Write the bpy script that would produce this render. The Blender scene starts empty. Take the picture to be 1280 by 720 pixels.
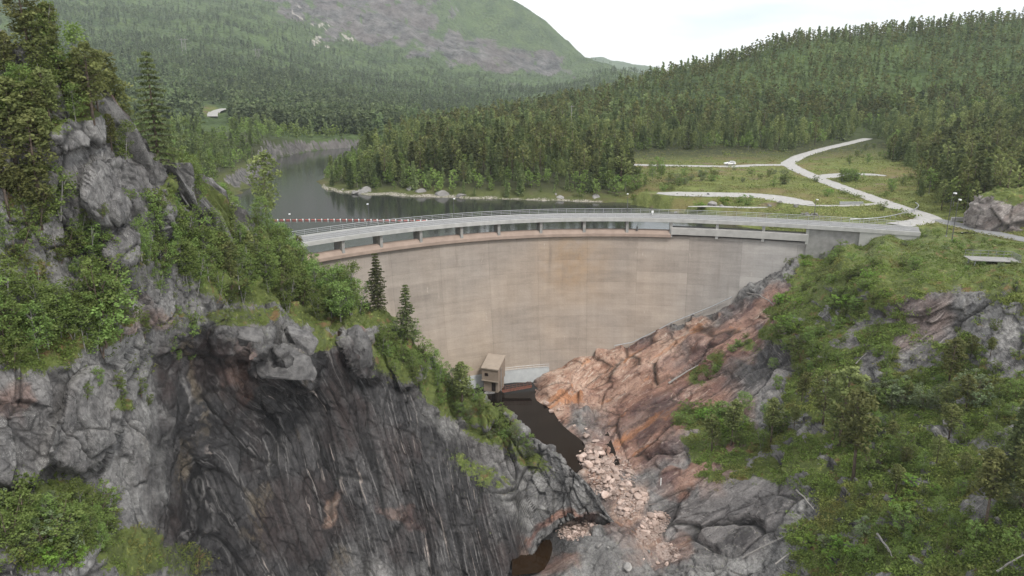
import bpy, bmesh, math, random
import numpy as np
from mathutils import Vector, Matrix
rng = np.random.default_rng(7); random.seed(7)
S = bpy.context.scene
COL = S.collection
R = math.radians
# ------------------------------------------------------------------ camera
F, HZ, CAMZ = 915.0, 115.0, 32.4
PITCH = math.atan((360-HZ)/F)
cp, sp = math.cos(PITCH), math.sin(PITCH)
def ray(px, py):
    a = (np.asarray(px, float)-640)/F; b = (360-np.asarray(py, float))/F
    return a, cp+b*sp, -sp+b*cp
def at(px, py, D):
    a, dy, dz = ray(px, py); t = np.asarray(D, float)/dy
    return np.stack(np.broadcast_arrays(a*t, dy*t, CAMZ+dz*t), -1)
def atz(px, py, z):
    a, dy, dz = ray(px, py); t = (np.asarray(z, float)-CAMZ)/dz
    return np.stack(np.broadcast_arrays(a*t, dy*t, CAMZ+dz*t), -1)
def proj(p):
    p = np.asarray(p, float); x, y, z = p[..., 0], p[..., 1], p[..., 2]-CAMZ
    d = y*cp-z*sp; u = y*sp+z*cp
    return 640+F*x/d, 360-F*u/d, d
cam = bpy.data.objects.new('camera', bpy.data.cameras.new('camera')); COL.objects.link(cam)
cam.location = (0, 0, CAMZ); cam.rotation_euler = (R(90)-PITCH, 0, 0)
cam.data.sensor_width = 36; cam.data.lens = 36*F/1280
cam.data.clip_start = 0.5; cam.data.clip_end = 40000
S.camera = cam
# ------------------------------------------------------------------ noise
_g = np.random.default_rng(3)
GR = _g.normal(size=(4096, 3)); GR /= np.linalg.norm(GR, axis=1)[:, None]
FP = _g.random((4096, 3)); HV = _g.random(4096)*2-1
def _h(ix, iy, iz, seed):
    h = (ix*73856093) ^ (iy*19349663) ^ (iz*83492791) ^ (seed*2654435)
    h = (h ^ (h >> 13))*1274126177
    return (h ^ (h >> 16)) & 4095
def pn(p, seed=0):
    i = np.floor(p).astype(np.int64); f = p-i
    w = f*f*f*(f*(f*6-15)+10); out = 0
    for dx in (0, 1):
        for dy in (0, 1):
            for dz in (0, 1):
                g = GR[_h(i[:, 0]+dx, i[:, 1]+dy, i[:, 2]+dz, seed)]
                v = g[:, 0]*(f[:, 0]-dx)+g[:, 1]*(f[:, 1]-dy)+g[:, 2]*(f[:, 2]-dz)
                out = out+v*(w[:, 0] if dx else 1-w[:, 0])*(w[:, 1] if dy else 1-w[:, 1])*(w[:, 2] if dz else 1-w[:, 2])
    return out*1.5
def fbm(p, o=4, seed=0, gain=.5):
    s = 0; a = 1
    for k in range(o):
        s = s+a*pn(p*(2.03**k), seed+k*11); a *= gain
    return s
def facet(p, seed=0, tilt=.9, ew=.06):
    """piecewise planar blocks: every Voronoi cell gets a plane of its own"""
    i = np.floor(p).astype(np.int64); best = np.full(len(p), 9e9); val = np.zeros(len(p)); sec = best.copy(); cid = np.zeros(len(p))
    for dx in (-1, 0, 1):
        for dy in (-1, 0, 1):
            for dz in (-1, 0, 1):
                h = _h(i[:, 0]+dx, i[:, 1]+dy, i[:, 2]+dz, seed)
                c = i+np.array([dx, dy, dz])+FP[h]; d = p-c
                q = (d*d).sum(1); v = (d*GR[(h*7+5) & 4095]).sum(1)*tilt+HV[h]*.5
                m = q < best
                sec = np.where(m, best, np.minimum(sec, q)); best = np.where(m, q, best); val = np.where(m, v, val); cid = np.where(m, HV[(h*13+7) & 4095]*.5+.5, cid)
    e = np.sqrt(sec)-np.sqrt(best); return val*ss(0, ew, e), e, cid
def ss(a, b, x):
    t = np.clip((x-a)/(b-a), 0, 1); return t*t*(3-2*t)
class RBF:
    def __init__(s, P, v, c=.35):
        s.P = np.asarray(P, float); s.c = c; v = np.asarray(v, float); n = len(v)
        A = np.zeros((n+3, n+3)); A[:n, :n] = s.k(s.P, s.P)+np.eye(n)*1e-3
        A[:n, n] = A[n, :n] = 1; A[:n, n+1:] = s.P; A[n+1:, :n] = s.P.T
        s.w = np.linalg.solve(A, np.r_[v, 0, 0, 0])
    def k(s, a, b):
        return -np.sqrt(((a[:, None]-b[None])**2).sum(-1)+s.c**2)
    def __call__(s, Q):
        Q = np.asarray(Q, float); out = np.empty(len(Q)); n = len(s.P)
        for i in range(0, len(Q), 40000):
            q = Q[i:i+40000]; out[i:i+40000] = s.k(q, s.P)@s.w[:n]+s.w[n]+q@s.w[n+1:]
        return out
def sdist(x, y, P):
    n = len(P); d = np.full(x.shape, 1e9); ins = np.zeros(x.shape, bool)
    for i in range(n):
        a, b = P[i], P[(i+1) % n]; e = b-a; t = np.clip(((x-a[0])*e[0]+(y-a[1])*e[1])/(e@e), 0, 1)
        d = np.minimum(d, np.hypot(x-a[0]-t*e[0], y-a[1]-t*e[1]))
        c = ((a[1] > y) != (b[1] > y)) & (x < (b[0]-a[0])*(y-a[1])/(b[1]-a[1]+1e-12)+a[0]); ins ^= c
    return np.where(ins, -d, d)
def ell(px, py, L):
    m = np.zeros(np.shape(px))
    for e in L:
        x, y, rx, ry = e[:4]; s = e[4] if len(e) > 4 else 1; a = R(e[5]) if len(e) > 5 else 0
        dx, dy = px-x, py-y; u = dx*math.cos(a)+dy*math.sin(a); v = -dx*math.sin(a)+dy*math.cos(a)
        m = np.maximum(m, s*(1-ss(.55, 1.15, np.hypot(u/rx, v/ry))))
    return m
# ------------------------------------------------------------------ mesh helpers
def mk(name, V, Fc, mat=None, parent=None, smooth=False, attrs=None, loc=None):
    V = np.ascontiguousarray(V, dtype=np.float32).reshape(-1, 3)
    me = bpy.data.meshes.new(name)
    if isinstance(Fc, np.ndarray):
        k = Fc.shape[1]; n = len(Fc)
        me.vertices.add(len(V)); me.vertices.foreach_set('co', V.ravel())
        me.loops.add(n*k); me.loops.foreach_set('vertex_index', Fc.astype(np.int32).ravel())
        me.polygons.add(n); me.polygons.foreach_set('loop_start', (np.arange(n)*k).astype(np.int32))
        me.update(calc_edges=True)
    else:
        me.from_pydata(V.tolist(), [], Fc); me.update()
    if attrs:
        for a, v in attrs.items():
            at_ = me.attributes.new(a, 'FLOAT', 'POINT'); at_.data.foreach_set('value', np.ascontiguousarray(v, dtype=np.float32))
    if smooth: me.polygons.foreach_set('use_smooth', np.ones(len(me.polygons), bool))
    if mat: me.materials.append(mat)
    o = bpy.data.objects.new(name, me); COL.objects.link(o)
    if parent: o.parent = parent
    if loc is not None: o.location = loc
    return o
def tag(o, label=None, cat=None, group=None, kind=None):
    if label: o['label'] = label
    if cat: o['category'] = cat
    if group: o['group'] = group
    if kind: o['kind'] = kind
    return o
def thing(name, label, cat, loc=(0, 0, 0), rz=0, group=None, sc=1):
    o = bpy.data.objects.new(name, None); COL.objects.link(o); o.empty_display_size = .2
    o.location = [float(v) for v in loc]; o.rotation_euler = (0, 0, rz); o.scale = (sc, sc, sc)
    return tag(o, label, cat, group)
def copy_tree(o, parent=None):
    c = o.copy(); COL.objects.link(c); c.parent = parent
    for ch in o.children: copy_tree(ch, c)
    return c
class MB:
    def __init__(s): s.v = []; s.f = []
    def box(s, c, d, M=None):
        n = len(s.v); P = [Vector((c[0]+x*d[0]/2, c[1]+y*d[1]/2, c[2]+z*d[2]/2)) for x in (-1, 1) for y in (-1, 1) for z in (-1, 1)]
        s.v += [(M@p if M else p)[:] for p in P]
        s.f += [[n+i for i in q] for q in ((0, 1, 3, 2), (4, 6, 7, 5), (0, 4, 5, 1), (2, 3, 7, 6), (0, 2, 6, 4), (1, 5, 7, 3))]; return s
    def tube(s, pts, r, n=6, cap=True):
        pts = [Vector(p) for p in pts]; rr = r if hasattr(r, '__len__') else [r]*len(pts); b = len(s.v)
        for i, p in enumerate(pts):
            t = (pts[min(i+1, len(pts)-1)]-pts[max(i-1, 0)]).normalized()
            a = t.orthogonal().normalized() if abs(t.z) > .9 else t.cross(Vector((0, 0, 1))).normalized(); c = t.cross(a)
            for k in range(n):
                w = 2*math.pi*k/n; s.v.append((p+(a*math.cos(w)+c*math.sin(w))*rr[i])[:])
        for i in range(len(pts)-1):
            for k in range(n):
                q = b+i*n; s.f.append([q+k, q+(k+1) % n, q+n+(k+1) % n, q+n+k])
        if cap: s.f += [[b+k for k in range(n)][::-1], [b+(len(pts)-1)*n+k for k in range(n)]]
        return s
    def build(s, name, mat, parent=None, smooth=False): return mk(name, s.v, s.f, mat, parent, smooth)
def gridfaces(nr, nc):
    i = np.arange(nr*nc).reshape(nr, nc)
    return np.stack([i[:-1, :-1], i[:-1, 1:], i[1:, 1:], i[1:, :-1]], -1).reshape(-1, 4)
def gnormal(V):
    du = np.gradient(V, axis=1); dv = np.gradient(V, axis=0); n = np.cross(du, dv)
    return n/np.maximum(np.linalg.norm(n, axis=-1, keepdims=True), 1e-9)
# ------------------------------------------------------------------ materials
class NT:
    def __init__(s, name):
        s.m = bpy.data.materials.new(name); s.m.use_nodes = True; s.t = s.m.node_tree; s.t.nodes.clear()
        s.co = s.n('ShaderNodeTexCoord').outputs['Object']
    def n(s, t, **k):
        o = s.t.nodes.new(t)
        for a, v in k.items(): setattr(o, a, v)
        return o
    def put(s, sock, v):
        if v is None: return
        if hasattr(v, 'is_output') or isinstance(v, bpy.types.NodeSocket): s.t.links.new(v, sock)
        else:
            if sock.type == 'RGBA' and not hasattr(v, '__len__'): v = (v, v, v, 1)
            if sock.type == 'RGBA' and len(v) == 3: v = (*v, 1)
            sock.default_value = v
    def attr(s, name): return s.n('ShaderNodeAttribute', attribute_name=name).outputs['Fac']
    def map(s, sc=(1, 1, 1), rot=(0, 0, 0), vec=None):
        if any(rot):   # turn first, then stretch
            r_ = s.n('ShaderNodeMapping'); s.put(r_.inputs['Vector'], vec or s.co); r_.inputs['Rotation'].default_value = rot; vec = r_.outputs[0]
        o = s.n('ShaderNodeMapping'); s.put(o.inputs['Vector'], vec or s.co); o.inputs['Scale'].default_value = sc
        return o.outputs[0]
    def noise(s, scale, detail=4, rough=.55, vec=None, dist=0):
        o = s.n('ShaderNodeTexNoise'); s.put(o.inputs['Vector'], vec or s.co); o.inputs['Scale'].default_value = scale
        o.inputs['Detail'].default_value = detail; o.inputs['Roughness'].default_value = rough; o.inputs['Distortion'].default_value = dist
        return o.outputs['Fac']
    def vor(s, scale, feat='DISTANCE_TO_EDGE', vec=None, out=0):
        o = s.n('ShaderNodeTexVoronoi', feature=feat); s.put(o.inputs['Vector'], vec or s.co); o.inputs['Scale'].default_value = scale
        return o.outputs[out]
    def rng(s, v, a, b, c=0, d=1):
        o = s.n('ShaderNodeMapRange'); s.put(o.inputs[0], v)
        for i, q in enumerate((a, b, c, d)): s.put(o.inputs[i+1], q)
        return o.outputs[0]
    def math(s, op, a, b=0, clamp=False):
        o = s.n('ShaderNodeMath', operation=op, use_clamp=clamp); s.put(o.inputs[0], a); s.put(o.inputs[1], b); return o.outputs[0]
    def mix(s, f, a, b, mode='MIX'):
        o = s.n('ShaderNodeMix', data_type='RGBA', blend_type=mode); s.put(o.inputs[0], f); s.put(o.inputs[6], a); s.put(o.inputs[7], b); return o.outputs[2]
    def bump(s, h, dist, strength=1, nrm=None):
        o = s.n('ShaderNodeBump'); s.put(o.inputs['Height'], h); o.inputs['Distance'].default_value = dist; o.inputs['Strength'].default_value = strength
        if nrm: s.put(o.inputs['Normal'], nrm)
        return o.outputs[0]
    def out(s, col, rough=.85, nrm=None, spec=.3, metal=0, trans=None):
        b = s.n('ShaderNodeBsdfPrincipled'); s.put(b.inputs['Base Color'], col); s.put(b.inputs['Roughness'], rough); s.put(b.inputs['Normal'], nrm)
        s.put(b.inputs['Specular IOR Level'], spec); s.put(b.inputs['Metallic'], metal); r = b.outputs[0]
        if trans:
            t = s.n('ShaderNodeBsdfTranslucent'); s.put(t.inputs[0], col); x = s.n('ShaderNodeMixShader'); x.inputs[0].default_value = trans
            s.t.links.new(r, x.inputs[1]); s.t.links.new(t.outputs[0], x.inputs[2]); r = x.outputs[0]
        o = s.n('ShaderNodeOutputMaterial'); s.t.links.new(r, o.inputs[0]); return s.m
def plain(name, c, rough=.7, var=.15, scale=2., metal=0, bump=0):
    t = NT(name); n = t.noise(scale, 5)
    col = t.mix(t.rng(n, .3, .7), tuple(x*(1-var) for x in c), tuple(min(1, x*(1+var)) for x in c))
    return t.out(col, rough, t.bump(n, bump) if bump else None, metal=metal)

def rock_mat():
    t = NT('gorge_rock')
    veg, dark, red, pale = t.attr('m_veg'), t.attr('m_dark'), t.attr('m_red'), t.attr('m_pale')
    big = t.noise(.09, 4); mid = t.noise(.6, 6, .65); fine = t.noise(3.2, 6, .7); grit = t.noise(14, 3, .7)
    warp = t.n('ShaderNodeVectorMath', operation='ADD'); nz = t.n('ShaderNodeTexNoise'); nz.inputs['Scale'].default_value = .3; nz.inputs['Detail'].default_value = 3
    t.t.links.new(t.co, nz.inputs['Vector']); sc_ = t.n('ShaderNodeVectorMath', operation='SCALE'); t.t.links.new(nz.outputs['Color'], sc_.inputs[0]); sc_.inputs['Scale'].default_value = 1.3
    t.t.links.new(t.co, warp.inputs[0]); t.t.links.new(sc_.outputs[0], warp.inputs[1]); wv = warp.outputs[0]
    bv = t.attr('m_cell'); ck = t.attr('m_crack')
    g = t.mix(t.rng(mid, .34, .66), (.10, .098, .098), (.30, .292, .284))
    g = t.mix(t.rng(bv, .45, .8, 0, .6), g, (.36, .352, .34)); g = t.mix(t.rng(bv, .45, .2, 0, .6), g, (.085, .082, .083))
    g = t.mix(t.rng(big, .42, .62, 0, .5), g, (.13, .12, .118))
    vs = t.noise(1.2, 5, .65, t.map((1.8, .4, .12), (0, R(17), 0), wv)); g = t.mix(t.rng(vs, .5, .68, 0, .6), g, (.06, .058, .06))
    lic = t.math('MULTIPLY', t.rng(grit, .56, .66), t.rng(t.noise(.8, 3), .48, .62))
    g = t.mix(lic, g, (.36, .36, .34))
    sv = t.map((1.3, .06, .022), (0, R(17), 0)); st = t.noise(1.0, 6, .62, sv); st2 = t.noise(3.4, 5, .62, sv)
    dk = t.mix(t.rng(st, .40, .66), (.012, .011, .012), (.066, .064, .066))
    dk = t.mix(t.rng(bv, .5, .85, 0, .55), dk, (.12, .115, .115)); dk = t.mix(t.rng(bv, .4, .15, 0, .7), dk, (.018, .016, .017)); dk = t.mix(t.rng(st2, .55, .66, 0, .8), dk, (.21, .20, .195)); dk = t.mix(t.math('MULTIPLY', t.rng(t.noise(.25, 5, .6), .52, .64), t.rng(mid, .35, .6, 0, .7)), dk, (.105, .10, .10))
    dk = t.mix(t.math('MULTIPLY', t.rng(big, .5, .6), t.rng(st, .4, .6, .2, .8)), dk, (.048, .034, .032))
    tan = t.math('MULTIPLY', t.rng(t.noise(.12, 3, .5, t.map((1, 1, .7), (.3, .2, 1))), .62, .67), t.rng(st2, .4, .6))
    dk = t.mix(t.math('MULTIPLY', tan, .6), dk, (.20, .16, .11))
    lime = t.math('MULTIPLY', t.rng(t.noise(2.2, 3, .5, t.map((1.5, .05, .016), (0, R(17), 0))), .63, .67), t.rng(t.noise(.13, 2), .53, .6))
    dk = t.mix(t.math('MULTIPLY', lime, .8), dk, (.36, .31, .28))
    rv = t.map((.055, .3, 1.1), (0, R(36), 0), wv); rs = t.noise(.8, 5, .6, rv); rs2 = t.noise(3.0, 5, .6, rv); rb = t.noise(.10, 4, .6)
    rd = t.mix(t.rng(rs, .36, .62), (.12, .058, .044), (.34, .195, .145))
    rd = t.mix(t.rng(rb, .46, .6), rd, (.15, .085, .078))
    rd = t.mix(t.rng(rs2, .56, .68, 0, .75), rd, (.45, .33, .27))
    rd = t.mix(t.rng(rs2, .42, .33, 0, .8), rd, (.075, .042, .036))
    rd = t.mix(t.rng(bv, .55, .85, 0, .55), rd, (.40, .25, .19)); rd = t.mix(t.rng(bv, .4, .15, 0, .65), rd, (.075, .045, .042))
    rust = t.math('MULTIPLY', t.rng(t.noise(.35, 4, .6, rv), .58, .64), .7); rd = t.mix(rust, rd, (.36, .15, .06))
    rg = t.mix(t.rng(rs, .4, .62), (.07, .065, .066), (.225, .21, .205)); rg = t.mix(t.rng(rs2, .54, .66, 0, .8), rg, (.36, .33, .315)); rg = t.mix(t.rng(rs2, .42, .35, 0, .8), rg, (.03, .028, .028))
    rg = t.mix(t.rng(bv, .5, .85, 0, .6), rg, (.31, .29, .28)); rg = t.mix(t.rng(bv, .42, .15, 0, .6), rg, (.05, .047, .048))
    g = t.mix(t.attr('m_bed'), g, rg)
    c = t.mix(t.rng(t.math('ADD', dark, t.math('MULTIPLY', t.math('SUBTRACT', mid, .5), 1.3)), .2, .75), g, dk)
    rm = t.math('MULTIPLY', red, t.rng(t.noise(.22, 5, .6, rv), .25, .5, .35, 1), True)
    c = t.mix(rm, c, rd)
    pl = t.mix(t.rng(rs, .38, .62), (.30, .17, .12), (.52, .37, .29)); pl = t.mix(t.rng(rs2, .56, .66, 0, .8), pl, (.6, .5, .42)); pl = t.mix(t.rng(rs2, .41, .34, 0, .7), pl, (.13, .07, .05)); pl = t.mix(rust, pl, (.45, .2, .09))
    c = t.mix(pale, c, pl)
    c2 = t.vor(1.1, vec=t.map((1.3, 1.3, .5), (.2, .5, .9))); k2 = t.rng(t.noise(1.1, 3), .42, .55, 1, .7)
    cr = t.math('MULTIPLY', t.rng(ck, 0, 1, 1, .22), t.math('MAXIMUM', t.rng(c2, 0, .028, 0, 1), t.math('MAXIMUM', k2, t.math('MAXIMUM', dark, t.attr('m_bed')))))
    c = t.mix(1.0, c, cr, 'MULTIPLY')
    c = t.mix(1.0, c, t.math('MULTIPLY', t.rng(fine, .32, .68, .72, 1.28), t.rng(grit, .32, .68, .84, 1.16)), 'MULTIPLY')
    # moss, heather and grass on the gentle faces
    geo = t.n('ShaderNodeNewGeometry'); sx = t.n('ShaderNodeSeparateXYZ'); t.t.links.new(geo.outputs['Normal'], sx.inputs[0]); nzv = sx.outputs[2]
    vm = t.math('ADD', t.math('MULTIPLY', veg, 1.0), t.math('MULTIPLY', t.rng(nzv, .35, .8), .38))
    vm = t.rng(t.math('ADD', vm, t.math('MULTIPLY', t.math('SUBTRACT', fine, .5), 1.5)), .52, .66)
    vc = t.mix(t.rng(mid, .35, .65), (.07, .09, .022), (.12, .15, .038))
    vc = t.mix(t.rng(t.noise(.45, 4), .57, .67), vc, (.17, .11, .05))
    vc = t.mix(t.rng(t.noise(1.3, 4, .6), .58, .68), vc, (.20, .23, .06))
    c = t.mix(vm, c, vc)
    h = t.math('ADD', t.math('MULTIPLY', mid, .5), t.math('ADD', t.math('MULTIPLY', t.math('ADD', fine, t.math('MULTIPLY', grit, .4)), .5), t.math('MULTIPLY', cr, .35)))
    h = t.math('ADD', h, t.math('MULTIPLY', t.math('ADD', t.math('MULTIPLY', st, dark), t.math('MULTIPLY', rs, t.math('MAXIMUM', red, t.attr('m_bed')))), .55))
    rough = t.math('SUBTRACT', .85, t.math('MULTIPLY', dark, .33))
    return t.out(c, rough, t.bump(h, .38, 1), spec=.35)
M = {}
M['rock'] = rock_mat()
def terrain_mat():
    t = NT('valley_ground')
    rock, bare, meadow, far = t.attr('m_rock'), t.attr('m_bare'), t.attr('m_meadow'), t.attr('m_far')
    n1 = t.noise(.05, 5, .6); n2 = t.noise(.35, 5, .65); n3 = t.noise(2.2, 4, .7)
    g = t.mix(t.rng(n2, .35, .65), (.085, .10, .032), (.155, .18, .058))
    g = t.mix(t.rng(n3, .55, .7, 0, .6), g, (.25, .26, .10))
    g = t.mix(t.rng(n1, .52, .62, 0, .7), g, (.17, .13, .065))
    g = t.mix(t.math('MULTIPLY', t.rng(t.noise(.11, 4), .6, .66), .55), g, (.19, .12, .12))
    # forest cloth far away: mottled by crowns
    fs = t.noise(.018, 5, .65); cr = t.vor(.11, 'F1'); f = t.mix(t.rng(fs, .35, .65), (.055, .085, .034), (.12, .165, .06))
    f = t.mix(t.rng(cr, .1, .8, 0, .6), f, (.03, .042, .022)); f = t.mix(t.rng(t.noise(.006, 4), .5, .66, 0, .7), f, (.085, .125, .045))
    c = t.mix(meadow, t.mix(far, (.045, .05, .025), f), g)
    rk = t.mix(t.rng(t.noise(.03, 8, .75, t.map((1, 1, .35))), .38, .64), (.030, .028, .030), (.185, .172, .165)); rk2 = t.mix(t.rng(t.noise(.5, 6, .7), .38, .62), (.055, .055, .053), (.19, .18, .172))
    rk = t.mix(far, rk2, t.mix(t.rng(t.noise(.008, 5), .45, .6, 0, .35), rk, (.12, .09, .085)))
    geo = t.n('ShaderNodeNewGeometry'); sx = t.n('ShaderNodeSeparateXYZ'); t.t.links.new(geo.outputs['Normal'], sx.inputs[0])
    brk = t.math('ADD', t.rng(t.noise(.012, 7, .7), .35, .65, -.55, .55), t.rng(n2, .3, .7, -.2, .2))
    c = t.mix(t.rng(t.math('ADD', rock, t.math('MULTIPLY', brk, t.math('MULTIPLY', rock, 1.2))), .4, .6), c, rk)
    c = t.mix(t.rng(t.math('ADD', bare, t.math('SUBTRACT', n3, .5)), .45, .6), c, t.mix(n3, (.25, .23, .2), (.42, .38, .34)))
    h1 = t.bump(t.math('MULTIPLY', t.math('MULTIPLY', t.math('SUBTRACT', 1, cr), far), 1), 6, .8)
    return t.out(c, .95, t.bump(n3, .25, .8, h1), spec=.1)
M['terrain'] = terrain_mat()
def leaf_mat(name, a, b, hi, sc=.6, trans=.25):
    t = NT(name); oi = t.n('ShaderNodeObjectInfo').outputs['Random']; tint = t.attr('tint')
    c = t.mix(tint, a, b); c = t.mix(t.rng(t.noise(sc, 3), .5, .68, 0, .55), c, hi)
    hs = t.n('ShaderNodeHueSaturation'); t.put(hs.inputs['Color'], c); t.put(hs.inputs['Value'], t.math('MULTIPLY', t.rng(oi, 0, 1, .72, 1.4), t.rng(t.noise(.028, 4, .6), .38, .64, .78, 1.35))); t.put(hs.inputs['Hue'], t.rng(oi, 0, 1, .478, .512))
    return t.out(hs.outputs[0], .75, spec=.15, trans=trans)
M['pine'] = leaf_mat('pine_needles', (.085, .105, .038), (.21, .235, .085), (.26, .275, .115), .25, .35)
M['spruce'] = leaf_mat('spruce_needles', (.066, .088, .038), (.155, .185, .075), (.195, .22, .095), .25, .35)
M['birch'] = leaf_mat('birch_leaves', (.095, .145, .038), (.195, .275, .08), (.25, .32, .11), .5, .35)
M['bright'] = leaf_mat('fern_leaves', (.11, .19, .035), (.19, .31, .06), (.23, .34, .08))
M['willow'] = leaf_mat('willow_leaves', (.10, .135, .07), (.19, .235, .12), (.23, .27, .15))
M['heath'] = leaf_mat('heather_sprigs', (.085, .115, .027), (.145, .195, .048), (.18, .13, .055), .12, .35)
M['grassy'] = leaf_mat('meadow_tufts', (.13, .15, .05), (.24, .26, .09), (.25, .18, .12), .10, .25)
M['farleaf'] = leaf_mat('far_forest_needles', (.045, .062, .034), (.115, .14, .066), (.13, .19, .075), .02, .1)
M['bark'] = plain('pine_bark', (.13, .10, .08), .95, .4, 3)
M['bbark'] = plain('birch_bark', (.22, .21, .20), .8, .35, 4)
M['dead'] = plain('bleached_wood', (.27, .255, .24), .9, .25, 3)
M['conc'] = plain('deck_concrete', (.38, .378, .365), .85, .14, .8, bump=.03)
M['conc2'] = plain('pier_concrete', (.26, .255, .245), .9, .2, .9, bump=.03)
M['sill'] = plain('stained_sill_concrete', (.305, .235, .195), .9, .16, .5, bump=.03)
M['wsill'] = plain('pale_sill_concrete', (.38, .372, .355), .9, .12, .7, bump=.03)
M['asph'] = plain('grey_asphalt', (.2, .2, .2), .95, .15, .7)
M['grav'] = plain('gravel_road', (.34, .332, .318), .95, .2, 1.1, bump=.05)
M['pier_grey'] = plain('dull_grey_steel', (.16, .165, .17), .6, .1)
M['steel'] = plain('galvanised_steel', (.42, .43, .44), .45, .1, 2, metal=.6)
M['pole'] = plain('dark_pole_paint', (.09, .09, .09), .6, .1)
M['lamp'] = plain('lamp_head_shell', (.75, .76, .76), .4, .05)
M['rust'] = plain('rusty_steel', (.16, .065, .045), .8, .4, 3)
M['white'] = plain('white_paint', (.78, .78, .77), .35, .03)
M['redp'] = plain('red_float_plastic', (.45, .09, .07), .5, .15)
M['glass'] = plain('dark_window_glass', (.02, .022, .025), .1, .1)
M['rubber'] = plain('black_rubber', (.02, .02, .02), .8, .1)
M['hole'] = plain('dark_doorway', (.02, .012, .01), .9, .2)
M['house'] = plain('tan_concrete', (.28, .225, .18), .9, .14, .7, bump=.03)
M['houseroof'] = plain('tan_roof_concrete', (.33, .275, .225), .9, .1, .7)
def boulder_mat(name, a, b, c3):
    t = NT(name); oi = t.n('ShaderNodeObjectInfo').outputs['Random']; n = t.noise(.9, 6, .65); f = t.noise(5, 5, .7)
    c = t.mix(t.rng(n, .35, .65), a, b); c = t.mix(t.rng(f, .58, .68, 0, .6), c, c3)
    hs = t.n('ShaderNodeHueSaturation'); t.put(hs.inputs['Color'], c); t.put(hs.inputs['Value'], t.rng(oi, 0, 1, .7, 1.25))
    return t.out(hs.outputs[0], .9, t.bump(t.math('ADD', n, t.math('MULTIPLY', f, .4)), .25, .9), spec=.25)
M['pinkb'] = boulder_mat('pink_boulder', (.36, .26, .215), (.56, .46, .41), (.24, .165, .14))
M['greyb'] = boulder_mat('grey_boulder', (.15, .145, .14), (.35, .335, .32), (.10, .10, .09))
def dam_mat():
    t = NT('dam_concrete'); u, v = t.attr('m_u'), t.attr('m_v')
    cb = t.n('ShaderNodeCombineXYZ'); t.put(cb.inputs[0], u); t.put(cb.inputs[1], v); uv = cb.outputs[0]
    def cell(su, sv, off=0.):  # blocks of one pour
        a = t.math('FLOOR', t.math('ADD', t.math('MULTIPLY', u, 1/su), off)); b = t.math('FLOOR', t.math('MULTIPLY', v, 1/sv))
        w = t.n('ShaderNodeTexWhiteNoise', noise_dimensions='2D'); q = t.n('ShaderNodeCombineXYZ'); t.put(q.inputs[0], a); t.put(q.inputs[1], b); t.put(w.inputs['Vector'], q.outputs[0]); return w.outputs['Value']
    w1, w2, w3 = cell(11.5, 60), cell(11.5, 2.6), cell(5.7, 1.3, .3)
    blot = t.noise(.11, 5, .65, t.map((1, 1.5, 1), vec=uv)); stain = t.noise(.045, 3, .5, uv); c = t.mix(t.rng(stain, .4, .6), (.325, .282, .245), (.34, .282, .232))
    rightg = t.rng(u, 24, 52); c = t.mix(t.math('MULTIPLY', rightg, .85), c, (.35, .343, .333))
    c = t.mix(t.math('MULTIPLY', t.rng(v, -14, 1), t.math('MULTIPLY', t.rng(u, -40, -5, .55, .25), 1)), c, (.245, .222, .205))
    om = t.math('MULTIPLY', t.rng(t.math('ABSOLUTE', t.math('SUBTRACT', u, 8)), 11, 1), t.rng(t.math('ABSOLUTE', t.math('ADD', v, 6)), 11, 2))
    c = t.mix(t.math('MULTIPLY', om, t.rng(t.noise(.25, 4, .6, uv), .35, .65, .25, .85)), c, (.34, .235, .145))
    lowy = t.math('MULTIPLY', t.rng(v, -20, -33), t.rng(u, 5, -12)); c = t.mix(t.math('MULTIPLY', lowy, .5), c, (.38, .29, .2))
    k = t.math('ADD', t.math('ADD', t.rng(w1, 0, 1, -.06, .06), t.rng(w2, 0, 1, -.085, .085)), t.rng(w3, 0, 1, -.035, .035))
    hor = t.noise(1, 5, .6, t.map((.16, .9, 1), vec=uv)); ver = t.noise(1, 5, .6, t.map((.8, .05, 1), vec=uv))
    k = t.math('ADD', k, t.math('ADD', t.rng(hor, .3, .7, -.09, .09), t.rng(ver, .3, .7, -.06, .06)))
    spk = t.noise(2.5, 5, .7, uv); k = t.math('ADD', k, t.math('ADD', t.rng(blot, .35, .65, -.10, .08), t.rng(spk, .3, .7, -.06, .06)))
    hs = t.n('ShaderNodeHueSaturation'); t.put(hs.inputs['Color'], c); t.put(hs.inputs['Value'], t.math('ADD', 1, k)); c = hs.outputs[0]
    fr = t.math('FRACT', t.math('MULTIPLY', v, 1/2.6)); j = t.rng(fr, 0, .05, .84, 1); fr2 = t.math('FRACT', t.math('MULTIPLY', u, 1/11.5)); j2 = t.rng(fr2, 0, .014, .78, 1)
    c = t.mix(1.0, c, t.math('MULTIPLY', j, j2), 'MULTIPLY')
    lime = t.math('MULTIPLY', t.rng(t.noise(1, 3, .5, t.map((.9, .16, 1), vec=uv)), .70, .76), t.rng(spk, .4, .6)); c = t.mix(t.math('MULTIPLY', lime, .75), c, (.6, .54, .47)); seep = t.math('MULTIPLY', t.rng(t.noise(1, 3, .5, t.map((.5, .05, 1), vec=uv)), .62, .72), t.rng(v, -16, 0, 0, .45)); c = t.mix(seep, c, (.15, .12, .10))
    return t.out(c, .9, t.bump(t.math('ADD', spk, t.math('MULTIPLY', j, .5)), .05), spec=.2)
M['dam'] = dam_mat()
def water_mat(name, base, rough, s1, b):
    t = NT(name); n = t.math('ADD', t.noise(s1, 4, .6, t.map((1, 1.6, 1))), t.math('MULTIPLY', t.noise(s1*5, 3), .4))
    m = t.out(base, rough, t.bump(n, b, .6), spec=.22); return m
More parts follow.
